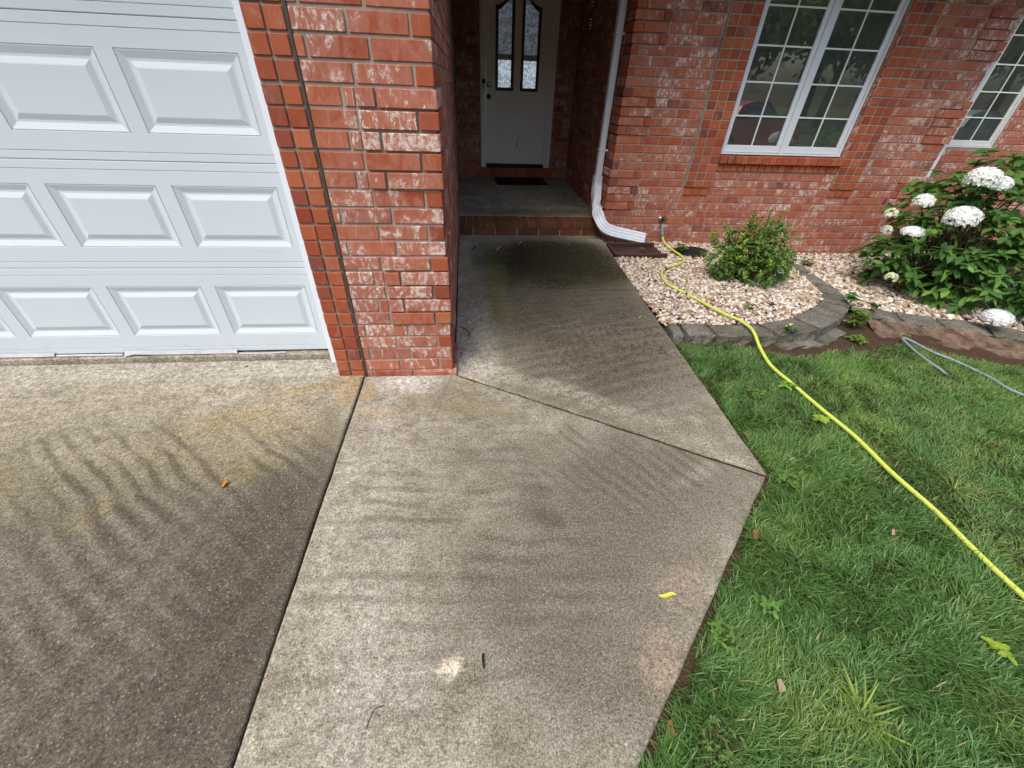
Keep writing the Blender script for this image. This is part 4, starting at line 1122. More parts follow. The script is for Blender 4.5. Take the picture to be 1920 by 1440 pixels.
# ------------------------------------------------------------------ grass
lawn_poly = [(1.610, -0.940), (1.640, -0.36), (1.655, 0.22), (1.655, 0.355), (2.0, 0.35), (2.25, 0.30), (2.42, 0.20), (2.62, 0.17), (2.98, 0.31), (3.25, 0.28), (3.40, 0.36), (3.66, 0.42), (3.80, 0.42), (4.08, 0.20), (4.42, 0.08), (4.72, -0.08), (5.0, -0.25), (5.7, -0.7), (7, -1.2), (7, -4.5), (-0.4, -4.5), (-0.4, -2.93), (0.575, -1.985)]
def in_lawn(x, y): return inpoly(x, y, lawn_poly)
dist_fn = lambda x, y: np.hypot(x - CAM.x, y - CAM.y)
def blades(n, xr, yr, lmin, lmax, wmin, wmax, keep=None, bend=(0.9, 1.5), pal=0, zfun=lawn, region=in_lawn):
    x = rng.uniform(*xr, n); y = rng.uniform(*yr, n)
    k = region(x, y)
    if keep is not None: k &= keep(x, y)
    x, y = x[k], y[k]; n = len(x)
    # clumps: pull roots towards tuft centres
    cell = 0.035
    cxv = (np.floor(x / cell) + 0.5 + (vnoise(x, y, 31) - 0.5)) * cell; cyv = (np.floor(y / cell) + 0.5 + (vnoise(y, x, 29) - 0.5)) * cell
    f = rng.uniform(0.0, 0.55, n); x = x + (cxv - x) * f; y = y + (cyv - y) * f
    L = rng.uniform(lmin, lmax, n) * (0.75 + 0.45 * vnoise(x, y, 4.0))
    W = rng.uniform(wmin, wmax, n)
    th = 2 * math.pi * (1.4 * vnoise(x, y, 3.3) + 0.7 * vnoise(x + 9, y, 9)) + rng.normal(0, 0.75, n)
    th = np.where(rng.random(n) < 0.25, rng.uniform(0, 6.283, n), th)
    bd = rng.uniform(*bend, n)
    a0 = rng.uniform(0.05, 0.7, n)                     # start lean from vertical
    dx, dy = np.cos(th), np.sin(th); sxv, syv = -dy, dx
    ns = 4
    pts_ = [np.stack([x, y, zfun(x, y) - 0.004], -1)]
    for s in range(1, ns + 1):
        ang = a0 + bd * (s - 0.5) / ns
        st = L / ns
        pts_.append(pts_[-1] + np.stack([dx * np.sin(ang) * st, dy * np.sin(ang) * st, np.cos(ang) * st], -1))
    zmin = zfun(x, y) + 0.002
    for p_ in pts_[1:]: p_[:, 2] = np.maximum(p_[:, 2], zmin)
    side = np.stack([sxv, syv, rng.normal(0, 0.3, n)], -1)
    wd = [1.0, 1.0, 0.85, 0.55]
    V = np.empty((n, 9, 3))
    for s in range(4):
        V[:, 2 * s] = pts_[s] - side * (W * wd[s] / 2)[:, None]; V[:, 2 * s + 1] = pts_[s] + side * (W * wd[s] / 2)[:, None]
    V[:, 8] = pts_[4]
    T = np.array([[0, 1, 3], [0, 3, 2], [2, 3, 5], [2, 5, 4], [4, 5, 7], [4, 7, 6], [6, 7, 8]])
    F = (T[None] + (np.arange(n) * 9)[:, None, None]).reshape(-1, 3)
    blue = np.array([0.062, 0.138, 0.032]); mid_ = np.array([0.088, 0.178, 0.034]); yel = np.array([0.190, 0.265, 0.055]); dry = np.array([0.25, 0.21, 0.10])
    m1 = np.clip(vnoise(x, y, 1.7) * 1.6 - 0.35 + rng.normal(0, 0.22, n), 0, 1)[:, None]
    C = blue * (1 - m1) + mid_ * m1
    m2 = np.clip((vnoise(x + 5, y + 3, 4.6) - 0.62) * 2.2 + rng.normal(0, 0.30, n), 0, 1)[:, None]
    C = C * (1 - 0.5 * m2) + yel * 0.5 * m2
    dr = (rng.random(n) < 0.012 + 0.20 * np.clip(vnoise(x + 3, y - 8, 2.2) - 0.72, 0, 1))[:, None]
    C = np.where(dr, dry, C)
    if pal == 1: C = np.array([0.15, 0.23, 0.03]) * rng.uniform(0.7, 1.3, n)[:, None]
    C = C * rng.uniform(0.7, 1.4, n)[:, None]
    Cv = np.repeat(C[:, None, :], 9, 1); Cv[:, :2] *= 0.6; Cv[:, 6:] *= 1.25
    Cv = np.concatenate([Cv, np.ones((n, 9, 1))], -1)
    return V.reshape(-1, 3), F, Cv.reshape(-1, 4), n
def bald(x, y):
    v = vnoise(x + 2.3, y + 7.7, 3.1)
    edge = np.clip((0.16 - np.abs(y - (0.30))) / 0.16, 0, 1) * (x > 1.7) * 0.5
    return rng.random(np.shape(x)) < np.where(v > 0.93, 0.5, 1.0) - edge
parts = []
near = lambda x, y: (dist_fn(x, y) < 2.35) & bald(x, y)
far = lambda x, y: (dist_fn(x, y) >= 2.35) & (x < 5.6) & (y > -2.9) & bald(x, y)
rest = lambda x, y: ((x >= 5.6) | (y <= -2.9)) & (dist_fn(x, y) < 6)
parts.append(blades(270000, (0.1, 3.0), (-3.2, 0.4), 0.040, 0.088, 0.0024, 0.0046, near))
parts.append(blades(220000, (1.5, 5.6), (-2.9, 0.55), 0.036, 0.074, 0.0026, 0.0044, far))
parts.append(blades(16000, (-0.4, 7), (-4.5, 0.4), 0.05, 0.09, 0.004, 0.006, rest))
Vs, Fs, Cs, o_ = [], [], [], 0
for V, F, C, n in parts:
    Vs.append(V); Fs.append(F + o_); Cs.append(C); o_ += len(V)
print('blades', sum(p_[3] for p_ in parts))
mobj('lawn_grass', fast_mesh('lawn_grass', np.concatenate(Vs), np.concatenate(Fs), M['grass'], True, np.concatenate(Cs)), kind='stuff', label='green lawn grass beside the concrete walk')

# ------------------------------------------------------------------ leaves and plants
def leaf_geo(L, W, nseg=4, fold=0.25, curl=0.3, serr=0.0):
    """leaf along +X from origin, folded along the midrib, drooping"""
    V = []; F = []
    for i in range(nseg + 1):
        u = i / nseg; w = W / 2 * math.sin(math.pi * min(1, u * 0.93 + 0.05)) ** 0.75 * (1 - 0.25 * u) if i < nseg else 0
        x = L * u; z = -curl * L * u * u
        wz_ = fold * w
        V += [(x, -w, z + wz_), (x, 0, z), (x, w, z + wz_)]
    for i in range(nseg):
        a = i * 3
        F += [[a, a + 3, a + 4, a + 1], [a + 1, a + 4, a + 5, a + 2]]
    return np.array(V), F
def frame_from(d, upv=Vector((0, 0, 1)), roll=0):
    d = d.normalized(); s = upv.cross(d)
    if s.length < 1e-3: s = Vector((1, 0, 0)).cross(d)
    s.normalize(); n_ = d.cross(s)
    mt = Matrix((d, s, n_)).transposed()
    return mt @ Matrix.Rotation(roll, 3, 'X')
class Foliage:
    def __init__(s): s.v = []; s.f = []; s.c = []
    def leaf(s, pos, d, L, W, colr, roll=0, **kw):
        V, F = leaf_geo(L, W, **kw); R_ = np.array(frame_from(d, roll=roll)); V = V @ R_.T + np.array(pos)
        b0 = len(s.v); s.v += V.tolist(); s.f += [[b0 + i for i in q] for q in F]; s.c += [(*colr, 1)] * len(V)
    def build(s, name, mat, parent, **kw):
        return mobj(name, make_mesh(name, s.v, s.f, mat, True, cols=s.c), parent, **kw)
def rdir(upb=0.0):
    v = Vector((random.gauss(0, 1), random.gauss(0, 1), random.gauss(0, 1) + upb)); return v.normalized()

# small shrub in the gravel
SB = Vector((2.86, 1.50, 0.0))
sh = empty('small_shrub', 'small rounded green shrub growing in the pebble bed', 'shrub', SB)
stems = MB(); fol = Foliage()
lobes = [(Vector((0.0, 0.0, 0.20)), 0.27), (Vector((0.14, 0.05, 0.30)), 0.22), (Vector((-0.22, 0.02, 0.17)), 0.20), (Vector((0.24, -0.05, 0.15)), 0.20), (Vector((0.20, 0.12, 0.42)), 0.14), (Vector((-0.10, 0.12, 0.33)), 0.17), (Vector((0.05, -0.16, 0.14)), 0.20), (Vector((-0.30, -0.06, 0.13)), 0.12), (Vector((0.36, 0.0, 0.10)), 0.12)]
tips = []
for (c_, r_) in lobes:
    for _ in range(int(82 * (r_ / 0.2) ** 2)):
        d = rdir(0.35); p_ = c_ + d * r_ * random.uniform(0.62, 1.05)
        if p_.z < 0.02: continue
        tips.append((p_, d))
for _ in range(46):
    c_, r_ = random.choice(lobes); d = rdir(0.8); L_ = random.uniform(0.05, 0.13)
    for k_ in range(4):
        q_ = c_ + d * (r_ + L_ * k_ / 4); q_.z += 0.02 * k_
        if q_.z > 0.03: tips.append((q_, d))
for d in [rdir(1.2) for _ in range(26)]:
    tips.append((Vector((0.22, 0.12, 0.36)) + Vector((random.gauss(0, .12), random.gauss(0, .08), random.uniform(0.05, 0.17))), Vector((d.x * .3, d.y * .3, 1))))
for (p_, d) in tips:
    inner = random.random() < 0.25
    young = random.random() < 0.35 and p_.z > 0.12
    nl = random.randint(6, 9)
    ax = (d + Vector((0, 0, 0.6))).normalized(); q = ax.orthogonal().normalized()
    for i in range(nl):
        a = i * 2.4 + random.random() * 0.5
        dirr = (Matrix.Rotation(a, 3, ax) @ q) * 0.85 + ax * random.uniform(0.15, 0.75)
        colr = Vector((0.20, 0.31, 0.055)) if young else Vector((0.085, 0.175, 0.036))
        colr = colr * random.uniform(0.7, 1.3)
        L = random.uniform(0.026, 0.042)
        fol.leaf(p_ - ax * random.uniform(0, 0.035), dirr, L, L * 0.52, tuple(colr), random.gauss(0, 0.4), nseg=3, curl=0.25)
    if random.random() < 0.2:
        st = Vector((random.gauss(0, 0.03), random.gauss(0, 0.03), 0.0)); mid_ = st.lerp(p_, 0.5) + Vector((0, 0, 0.04))
        stems.tube([st, mid_, p_], 0.003, 5, radii=[0.006, 0.004, 0.0015])
stems.build('stems', M['bark'], sh); fol.build('foliage', M['leaf'], sh, kind='stuff')

# hydrangea
HB = Vector((4.95, 1.50, -0.10))
hy = empty('hydrangea', 'large leafy hydrangea bush with white flower heads beside the house corner', 'shrub', HB)
stems = MB(); LV = []
hl = [(Vector((0.0, 0.0, 0.45)), 0.55), (Vector((-0.15, 0.15, 0.75)), 0.42), (Vector((0.35, 0.0, 0.75)), 0.50), (Vector((0.15, 0.15, 1.02)), 0.30), (Vector((-0.40, 0.0, 0.38)), 0.36), (Vector((-0.55, 0.15, 0.30)), 0.26), (Vector((0.0, -0.40, 0.30)), 0.38), (Vector((0.55, -0.35, 0.40)), 0.55), (Vector((-0.25, -0.25, 0.22)), 0.30), (Vector((0.3, -0.65, 0.15)), 0.28), (Vector((0.75, 0.2, 0.5)), 0.6)]
nodes_ = []
for (c_, r_) in hl:
    for _ in range(int(44 * (r_ / 0.4) ** 2)):
        d = rdir(0.25)
        nodes_.append((c_ + d * r_ * random.uniform(0.66, 1.02), d))
for (p_, d) in nodes_:
    if p_.z < 0.05: p_.z = random.uniform(0.05, 0.16)
    ax = (d * 0.6 + Vector((0, 0, 0.8))).normalized(); q = ax.orthogonal().normalized(); nl = random.randint(5, 7); a0 = random.uniform(0, 6.28)
    for i in range(nl):
        a = a0 + i * 6.283 / nl + random.gauss(0, 0.15)
        up_ = random.uniform(0.0, 0.6)
        dirr = ((Matrix.Rotation(a, 3, ax) @ q) + ax * up_ - Vector((0, 0, 0.15)))
        LV.append((p_ - ax * random.uniform(0, 0.05), dirr, random.uniform(0.075, 0.135), random.gauss(0, 0.3), random.random()))
    if random.random() < 0.35:
        st = Vector((random.gauss(0, 0.12), random.gauss(0, 0.10), 0.0)); stems.tube([st, st.lerp(p_, 0.55) + Vector((0, 0, 0.05)), p_], 0.004, 5, radii=[0.008, 0.005, 0.0025])
stems.build('stems', M['bark'], hy)
lm = []
for vi in range(5):
    V, F = leaf_geo(1.0, random.uniform(0.46, 0.56), 5, random.uniform(0.15, 0.35), random.uniform(0.12, 0.34))
    base = [(0.060, 0.150, 0.032), (0.074, 0.180, 0.035), (0.100, 0.215, 0.043), (0.050, 0.130, 0.032), (0.15, 0.27, 0.05)][vi]
    lm.append(make_mesh('leaf', V, F, M['leaf'], True, cols=[(*base, 1)] * len(V)))
camL = CAM - HB
LV.sort(key=lambda t_: (t_[0] - camL).length)
for (p_, d, L, ro, rn) in LV[:300]:
    o = bpy.data.objects.new('leaf', lm[4 if rn > 0.88 else int(rn * 4.5) % 4]); mt = frame_from(d, roll=ro).to_4x4(); mt = mt @ Matrix.Scale(L, 4); mt.translation = p_
    link(o, hy); o.matrix_local = mt
fol = Foliage()
for (p_, d, L, ro, rn) in LV[300:]:
    colr = Vector((0.068, 0.165, 0.034)) * random.uniform(0.65, 1.25)
    if rn > 0.88: colr = Vector((0.085, 0.16, 0.03))
    fol.leaf(p_, d, L, L * 0.52, tuple(colr), ro, nseg=4, curl=0.22)
fol.build('foliage', M['leaf'], hy, kind='stuff')
# flower heads: domes of four-petalled florets
def flower_head(cen, rx, ry, rz, nfl, green, name='flower_head'):
    f = Foliage()
    for i in range(nfl):
        d = rdir(0.35)
        if d.z < -0.35: d.z = -d.z
        p_ = Vector((d.x * rx, d.y * ry, d.z * rz)) * random.uniform(0.82, 1.05)
        g_ = green * (0.5 + random.random()) if random.random() < 0.6 else green * 0.3
        colr = Vector((0.86, 0.88, 0.88)).lerp(Vector((0.52, 0.62, 0.16)), min(1, g_))
        q = d.orthogonal().normalized(); a0 = random.uniform(0, 1.6); s = random.uniform(0.014, 0.021)
        for k in range(4):
            dirr = (Matrix.Rotation(a0 + k * 1.571, 3, d) @ q) + d * random.uniform(0.1, 0.45)
            V = np.array([(0, 0, 0), (0.55, -0.42, 0.03), (1.0, 0, 0.0), (0.55, 0.42, 0.03)]) * s
            R_ = np.array(frame_from(dirr, upv=d)); V = V @ R_.T + np.array(p_)
            b0 = len(f.v); f.v += V.tolist(); f.f.append([b0, b0 + 1, b0 + 2, b0 + 3]); f.c += [(*(colr * random.uniform(0.88, 1.05)), 1)] * 4
    me = make_mesh(name, f.v, f.f, M['petal'], False, cols=f.c)
    o = mobj(name, me, hy); o.location = Vector(cen) - HB
    return o
flower_head((4.534, 1.28, 0.985), 0.120, 0.12, 0.095, 560, 0.10)
flower_head((4.700, 1.26, 0.950), 0.075, 0.08, 0.065, 260, 0.05)
flower_head((4.321, 1.08, 0.715), 0.125, 0.12, 0.095, 580, 0.08)
flower_head((4.263, 1.43, 0.770), 0.075, 0.08, 0.065, 260, 0.14)
flower_head((4.115, 1.53, 0.640), 0.052, 0.055, 0.048, 90, 0.6)
flower_head((4.165, 1.28, 0.545), 0.095, 0.07, 0.045, 290, 0.05)
flower_head((4.690, 0.60, 0.020), 0.100, 0.10, 0.060, 420, 0.02)
flower_head((4.185, 1.24, 0.125), 0.050, 0.05, 0.045, 90, 0.8)
flower_head((4.242, 1.60, 0.470), 0.040, 0.05, 0.040, 60, 0.2)
sm = MB()
for (a, b_) in (((4.534, 1.28, 0.93), (4.8, 1.45, 0.4)), ((4.321, 1.08, 0.66), (4.75, 1.35, 0.2)), ((4.263, 1.43, 0.73), (4.7, 1.5, 0.3)), ((4.115, 1.53, 0.60), (4.6, 1.5, 0.2)), ((4.165, 1.28, 0.52), (4.65, 1.4, 0.15)), ((4.690, 0.62, 0.01), (4.85, 1.25, 0.15)), ((4.185, 1.24, 0.1), (4.7, 1.4, 0.05)), ((4.70, 1.26, 0.90), (4.85, 1.4, 0.4))):
    A, B = Vector(a) - HB, Vector(b_) - HB
    sm.tube([A, A.lerp(B, 0.5) + Vector((0, 0, 0.06)), B], 0.003, 5)
sm.build('flower_stems', M['leaf'] if False else M['bark'], hy)

# weeds
def weed(loc, label, n=10, L=0.035, h=0.05, colr=(0.13, 0.22, 0.04), spread=0.05, w=0.6):
    e = empty('weed', label, 'weed', loc, group=None); f = Foliage(); s_ = MB()
    for i in range(n):
        a = i * 2.4; p_ = Vector((math.cos(a) * spread * random.random(), math.sin(a) * spread * random.random(), h * random.uniform(0.3, 1)))
        s_.tube([(0, 0, -0.01), p_ * 0.6 + Vector((0, 0, 0.005)), p_], 0.0012, 4)
        for k in range(3):
            d = Vector((math.cos(a + k * 2.1), math.sin(a + k * 2.1), random.uniform(0, 0.5)))
            f.leaf(p_, d, L * random.uniform(0.7, 1.2), L * w, tuple(Vector(colr) * random.uniform(0.75, 1.25)), random.gauss(0, 0.3), nseg=3)
    s_.build('stems', M['bark'], e); f.build('leaves', M['leaf'], e)
    return e
lz = lambda x, y: float(lawn(x, y))
weed((3.47, 0.70, lz(3.4, 0)), 'tall bright weed growing where the two stone borders meet', 34, 0.045, 0.17, (0.11, 0.19, 0.03), 0.07)
weed((3.30, 0.47, lz(3.3, 0)), 'low leafy weed on bare dirt in front of the stone borders', 16, 0.04, 0.05, (0.12, 0.20, 0.04), 0.08)
weed((3.62, 0.98, 0.0), 'round leaved seedling on the stone border corner', 7, 0.055, 0.06, (0.06, 0.17, 0.035), 0.04, 0.9)
weed((3.74, 0.86, -0.02), 'bluish seedling on the first dark block of the straight border', 8, 0.04, 0.06, (0.04, 0.11, 0.05), 0.05)
weed((2.60, 0.40, 0.02), 'small bluish weed rooted between the curved border blocks', 14, 0.028, 0.06, (0.045, 0.11, 0.05), 0.05)
weed((2.50, 0.80, 0.02), 'sparse green seedling among the pebbles behind the curved border', 12, 0.025, 0.06, (0.06, 0.14, 0.03), 0.06)
weed((2.50, 2.20, 0.03), 'broad leaved seedling between the hose and the black sheet', 9, 0.05, 0.10, (0.07, 0.17, 0.03), 0.06)
weed((2.05, 2.22, 0.03), 'tiny seedling in the brown splash tray', 5, 0.03, 0.05, (0.07, 0.15, 0.04), 0.03)
weed((4.02, 2.10, -0.08), 'small leafy weed on gravel beside the hydrangea', 20, 0.035, 0.08, (0.08, 0.16, 0.03), 0.08)
weed((3.86, 0.55, lz(3.86, 0)), 'tiny seedling on the bare dirt beside the grey hose', 5, 0.03, 0.02, (0.10, 0.2, 0.03), 0.03)
weed((2.189, -0.212, lz(2.2, 0) + 0.03), 'bright clover leaf patch in grass left of the yellow hose', 7, 0.035, 0.03, (0.16, 0.30, 0.05), 0.04, 0.8)
weed((1.905, -0.299, lz(1.9, 0) + 0.02), 'low clover patch in the grass near the walk edge', 14, 0.022, 0.035, (0.11, 0.20, 0.035), 0.07, 0.8)
weed((2.157, -0.564, lz(2.1, 0) + 0.03), 'yellow green broadleaf weed beside the yellow hose', 6, 0.035, 0.03, (0.22, 0.32, 0.04), 0.035, 0.8)
weed((1.651, -0.999, lz(1.6, 0) + 0.02), 'fine leaved weed at the walk corner', 22, 0.022, 0.045, (0.09, 0.19, 0.035), 0.07, 0.7)
weed((1.181, -1.556, lz(1.2, 0) + 0.02), 'light green leafy weed in the near grass beside the walk', 14, 0.026, 0.05, (0.10, 0.21, 0.045), 0.05, 0.6)
weed((0.977, -1.643, lz(1, 0) + 0.02), 'small leaved weed spilling towards the near walk edge', 22, 0.020, 0.04, (0.10, 0.19, 0.035), 0.06, 0.6)
weed((1.945, -1.752, lz(1.9, 0) + 0.02), 'pale yellow green seedling in the lawn at the right', 4, 0.028, 0.03, (0.26, 0.36, 0.04), 0.03, 0.9)
weed((0.815, -1.926, lz(0.8, 0) + 0.02), 'fine mossy weed clump in grass at the bottom edge', 36, 0.014, 0.045, (0.09, 0.16, 0.035), 0.08, 0.6)
# coarse crabgrass tufts
def tuft(loc, n, L, label, colr=(0.19, 0.27, 0.035)):
    e = empty('grass_tuft', label, 'grass tuft', loc); f = Foliage()
    for i in range(n):
        a = random.uniform(0, 6.283); el = random.uniform(0.15, 1.2)
        d = Vector((math.cos(a) * math.cos(el), math.sin(a) * math.cos(el), math.sin(el)))
        f.leaf((random.gauss(0, 0.008), random.gauss(0, 0.008), 0.0), d, L * random.uniform(0.6, 1.15), 0.007, tuple(Vector(colr) * random.uniform(0.7, 1.2)), random.gauss(0, 0.3), nseg=6, curl=0.35, fold=0.5)
    f.build('blades', M['grass'], e)
tuft((1.314, -1.887, lz(1.3, 0)), 34, 0.125, 'yellow green coarse grass tuft near the bottom of the lawn')
tuft((1.482, -1.131, lz(1.5, 0)), 20, 0.11, 'bright green coarse grass tuft beside the walk corner', (0.13, 0.24, 0.03))
tuft((2.55, -1.05, lz(2.5, 0)), 44, 0.12, 'yellowish coarse grass tuft right of the yellow hose', (0.17, 0.23, 0.04))

# fallen leaves and litter
def fallen(loc, L, W, colr, label, rz=0.0, name='fallen_leaf', curl=-0.25, fold=0.6):
    V, F = leaf_geo(L, W, 6, fold, curl)
    V[:, 0] -= L / 2
    V[:, 2] -= V[:, 2].min()
    for i in range(len(V)): V[i, 1] += 0.12 * L * math.sin(V[i, 0] / L * 5)
    nv = len(V); Vb = V.copy(); Vb[:, 2] += 0.0008
    Fb = [[i + nv for i in q][::-1] for q in F]
    me = make_mesh(name, np.concatenate([V, Vb]), F + Fb, M['petal'], True, cols=[(*colr, 1)] * (2 * nv))
    o = mobj(name, me, None, label=label, cat='leaf'); o.location = loc; o.rotation_euler = (0, 0, rz)
    return o
fallen((0.836, -1.494, 0.002), 0.066, 0.020, (0.66, 0.64, 0.10), 'twisted yellow leaf lying on the pad near its right edge', -0.25, curl=-0.1, fold=0.9)
fallen((-1.018, -0.854, 0.002), 0.032, 0.026, (0.55, 0.20, 0.03), 'small curled orange leaf on the driveway', 0.6, curl=-0.5, fold=0.9)
fallen((1.496, 0.690, 0.020), 0.036, 0.014, (0.42, 0.24, 0.09), 'thin tan leaf on the walk near the gravel bed', 0.3)
fallen((2.64, 0.47, 0.048), 0.085, 0.030, (0.60, 0.58, 0.10), 'long yellow leaf resting on the curved border', 0.1, curl=-0.1, fold=0.4)
fallen((0.178, 2.224, 0.060), 0.060, 0.045, (0.10, 0.075, 0.04), 'dark curled dead leaf on the walk by the pier wall', 0.5, curl=-0.5, fold=0.9)
fallen((0.437, 2.194, 0.059), 0.085, 0.040, (0.30, 0.24, 0.15), 'larger pale dead leaf before the porch step', 0.7, curl=-0.4, fold=0.9)
fallen((0.534, 2.335, 0.063), 0.060, 0.030, (0.33, 0.27, 0.17), 'dry leaf just under the porch step', -0.2, curl=-0.4)
fallen((0.70, 2.43, 0.065), 0.050, 0.022, (0.36, 0.30, 0.18), 'small dry leaf touching the porch step', 0.4, curl=-0.3)
fallen((1.084, -1.800, lz(1.1, 0) + 0.045), 0.036, 0.028, (0.40, 0.30, 0.22), 'small round beige leaf in the near grass', 0.8, curl=-0.1)
fallen((1.95, -1.30, lz(1.9, 0) + 0.045), 0.035, 0.014, (0.42, 0.28, 0.18), 'narrow tan leaf in the grass left of the yellow hose', 0.5)
fallen((0.690, -1.872, -0.012), 0.042, 0.026, (0.24, 0.11, 0.04), 'brown dead leaf in the gap beside the pad', 0.9, curl=-0.4)
fallen((1.33, -1.262, -0.012), 0.042, 0.026, (0.30, 0.14, 0.06), 'rust coloured leaf along the diagonal pad edge', 0.8, curl=-0.3)
fallen((1.636, -0.66, -0.012), 0.040, 0.024, (0.26, 0.11, 0.05), 'brown leaf tucked against the walk edge', 1.5, curl=-0.3)
fallen((-1.32, 0.12, 0.006), 0.022, 0.012, (0.12, 0.07, 0.05), 'tiny dark leaf before the garage door', 0.2)
b = MB(); b.tube([(0.139, -1.675, 0.006), (0.136, -1.655, 0.008), (0.137, -1.632, 0.006)], 0.004, 6, radii=[0.003, 0.0045, 0.003]); b.build('twig', M['black'], None, True, label='short black twig lying on the pad', cat='twig')
b = MB(); b.tube(catmull([(1.02, -0.16, 0.003), (1.07, -0.20, 0.003), (1.14, -0.215, 0.004), (1.18, -0.205, 0.003)], 5), 0.0016, 5); b.build('twig', M['bark'], None, True, label='thin curved brown twig on the walk beside the diagonal joint', cat='twig')
b = MB(); b.tube(catmull([(0.03, 0.60, 0.016), (0.09, 0.53, 0.020), (0.115, 0.44, 0.016)], 5), 0.0022, 5); b.tube(catmull([(0.09, 0.53, 0.02), (0.10, 0.58, 0.02)], 3), 0.0014, 5); b.build('twig', M['bark'], None, True, label='forked twig on the walk beside the pier corner', cat='twig')
b = MB(); b.tube(catmull([(-0.21, -1.80, 0.002), (-0.195, -1.755, 0.003), (-0.165, -1.748, 0.003)], 5), 0.0012, 5); b.build('twig', M['bark'], None, True, label='hair thin bent twig on the pad at the bottom', cat='twig')

# ------------------------------------------------------------------ hoses, spigot, splash tray, sheet
hz = lambda x, y: lz(x, y) + 0.040
hose_pts = [(2.392, 2.545, 0.150), (2.402, 2.50, 0.09), (2.42, 2.40, 0.050), (2.44, 2.24, 0.042), (2.455, 2.08, 0.042), (2.42, 1.93, 0.042), (2.30, 1.82, 0.042), (2.16, 1.74, 0.042), (2.05, 1.62, 0.042), (1.99, 1.45, 0.042), (1.99, 1.28, 0.042), (2.06, 1.12, 0.042), (2.12, 0.97, 0.042), (2.16, 0.82, 0.044), (2.215, 0.67, 0.050), (2.265, 0.565, 0.055), (2.285, 0.44, 0.056), (2.275, 0.345, 0.045), (2.262, 0.22, 0.0), (2.240, 0.03, -0.028), (2.25, -0.19, -0.026), (2.266, -0.457, -0.026), (2.290, -0.686, -0.027), (2.275, -0.953, -0.026), (2.286, -1.187, -0.026), (2.27, -1.373, -0.025), (2.266, -1.58, -0.025), (2.28, -2.1, -0.02), (2.32, -2.9, -0.03), (2.3, -4.0, -0.05)]
hs = empty('garden_hose', 'bright yellow garden hose running from the spigot across the lawn', 'hose', hose_pts[0])
hp = [Vector(p_) - Vector(hose_pts[0]) for p_ in hose_pts]
b = MB(); b.tube(catmull(hp, 8), 0.0116, 12); b.build('tube', M['hose'], hs, True)
b = MB(); b.tube([Vector((-0.010, 0.012, 0.10)), Vector((-0.006, 0.008, 0.06)), Vector((0.0, 0.0, 0.0)), Vector((0.006, -0.02, -0.03))], 0.02, 12, radii=[0.019, 0.021, 0.020, 0.017]); b.build('sleeve', M['greyhose'], hs, True)
b = MB(); q = catmull(hp, 8)[8 * 7 + 2: 8 * 7 + 5]; b.tube(q, 0.0150, 12); b.build('band', M['sleeve'], hs, True)
b = MB(); q = catmull(hp, 8)[8 * 11 + 1: 8 * 11 + 3]; b.tube(q, 0.0125, 12); b.build('band', M['sleeve'], hs, True)
sg = empty('spigot', 'metal spigot with black handle on the brick wall', 'spigot', (2.372, 2.63, 0.29))
b = MB(); b.tube([(0, 0.02, 0), (0, -0.05, 0.0), (0.004, -0.07, -0.015), (0.008, -0.075, -0.045)], 0.012, 10); b.build('faucet_body', M['steel'], sg, True)
b = MB(); b.add(*lathe([(0.026, 0), (0.026, 0.004), (0.012, 0.006)], (0, 0.006, 0))); b.build('flange', M['steel'], sg, True)
b = MB()
b.tube([(0.028 * math.cos(a), -0.085, 0.012 + 0.028 * math.sin(a)) for a in [i * 6.283 / 14 for i in range(15)]], 0.006, 6)
for a in (0, 2.1, 4.2): b.tube([(0, -0.083, 0.012), (0.028 * math.cos(a), -0.085, 0.012 + 0.028 * math.sin(a))], 0.005, 6)
b.tube([(0, -0.05, 0.006), (0, -0.09, 0.012)], 0.009, 8); b.build('handle', M['black'], sg, True)
gh_pts = [(4.35, -0.75, 0), (3.965, -0.285, 0), (3.945, -0.071, 0), (3.895, 0.133, 0), (3.82, 0.28, 0), (3.80, 0.419, 0), (3.785, 0.485, 0), (3.745, 0.48, 0), (3.707, 0.395, 0), (3.660, 0.255, 0), (3.635, 0.126, 0), (3.649, 0.04, -0.01), (3.66, -0.05, -0.03)]
gh_pts = [(x, y, lz(x, y) + 0.030 + z) for x, y, z in gh_pts]
b = MB(); b.tube([Vector(p_) - Vector(gh_pts[6]) for p_ in catmull(gh_pts, 8)], 0.0095, 10)
g_o = b.build('garden_hose', M['greyhose'], None, True, label='thin grey hose looped on the lawn below the dark blocks', cat='hose'); g_o.location = gh_pts[6]
# brown splash tray
sb = empty('splash_tray', 'dark brown plastic splash tray under the downspout outlet', 'splash tray', (2.0, 2.27, 0.020))
b = MB(); b.box(-0.29, 0.30, -0.17, 0.17, -0.012, 0.004, 0.003); b.build('base', M['splash'], sb)
b = MB(); b.box(-0.292, 0.30, -0.192, -0.160, -0.012, 0.046, 0.008); b.build('rim', M['splash'], sb)
b = MB(); b.box(-0.292, 0.28, 0.160, 0.190, -0.012, 0.052, 0.008); b.build('rim', M['splash'], sb)
b = MB(); b.box(-0.302, -0.275, -0.158, 0.158, -0.011, 0.045, 0.006); b.build('rim', M['splash'], sb)
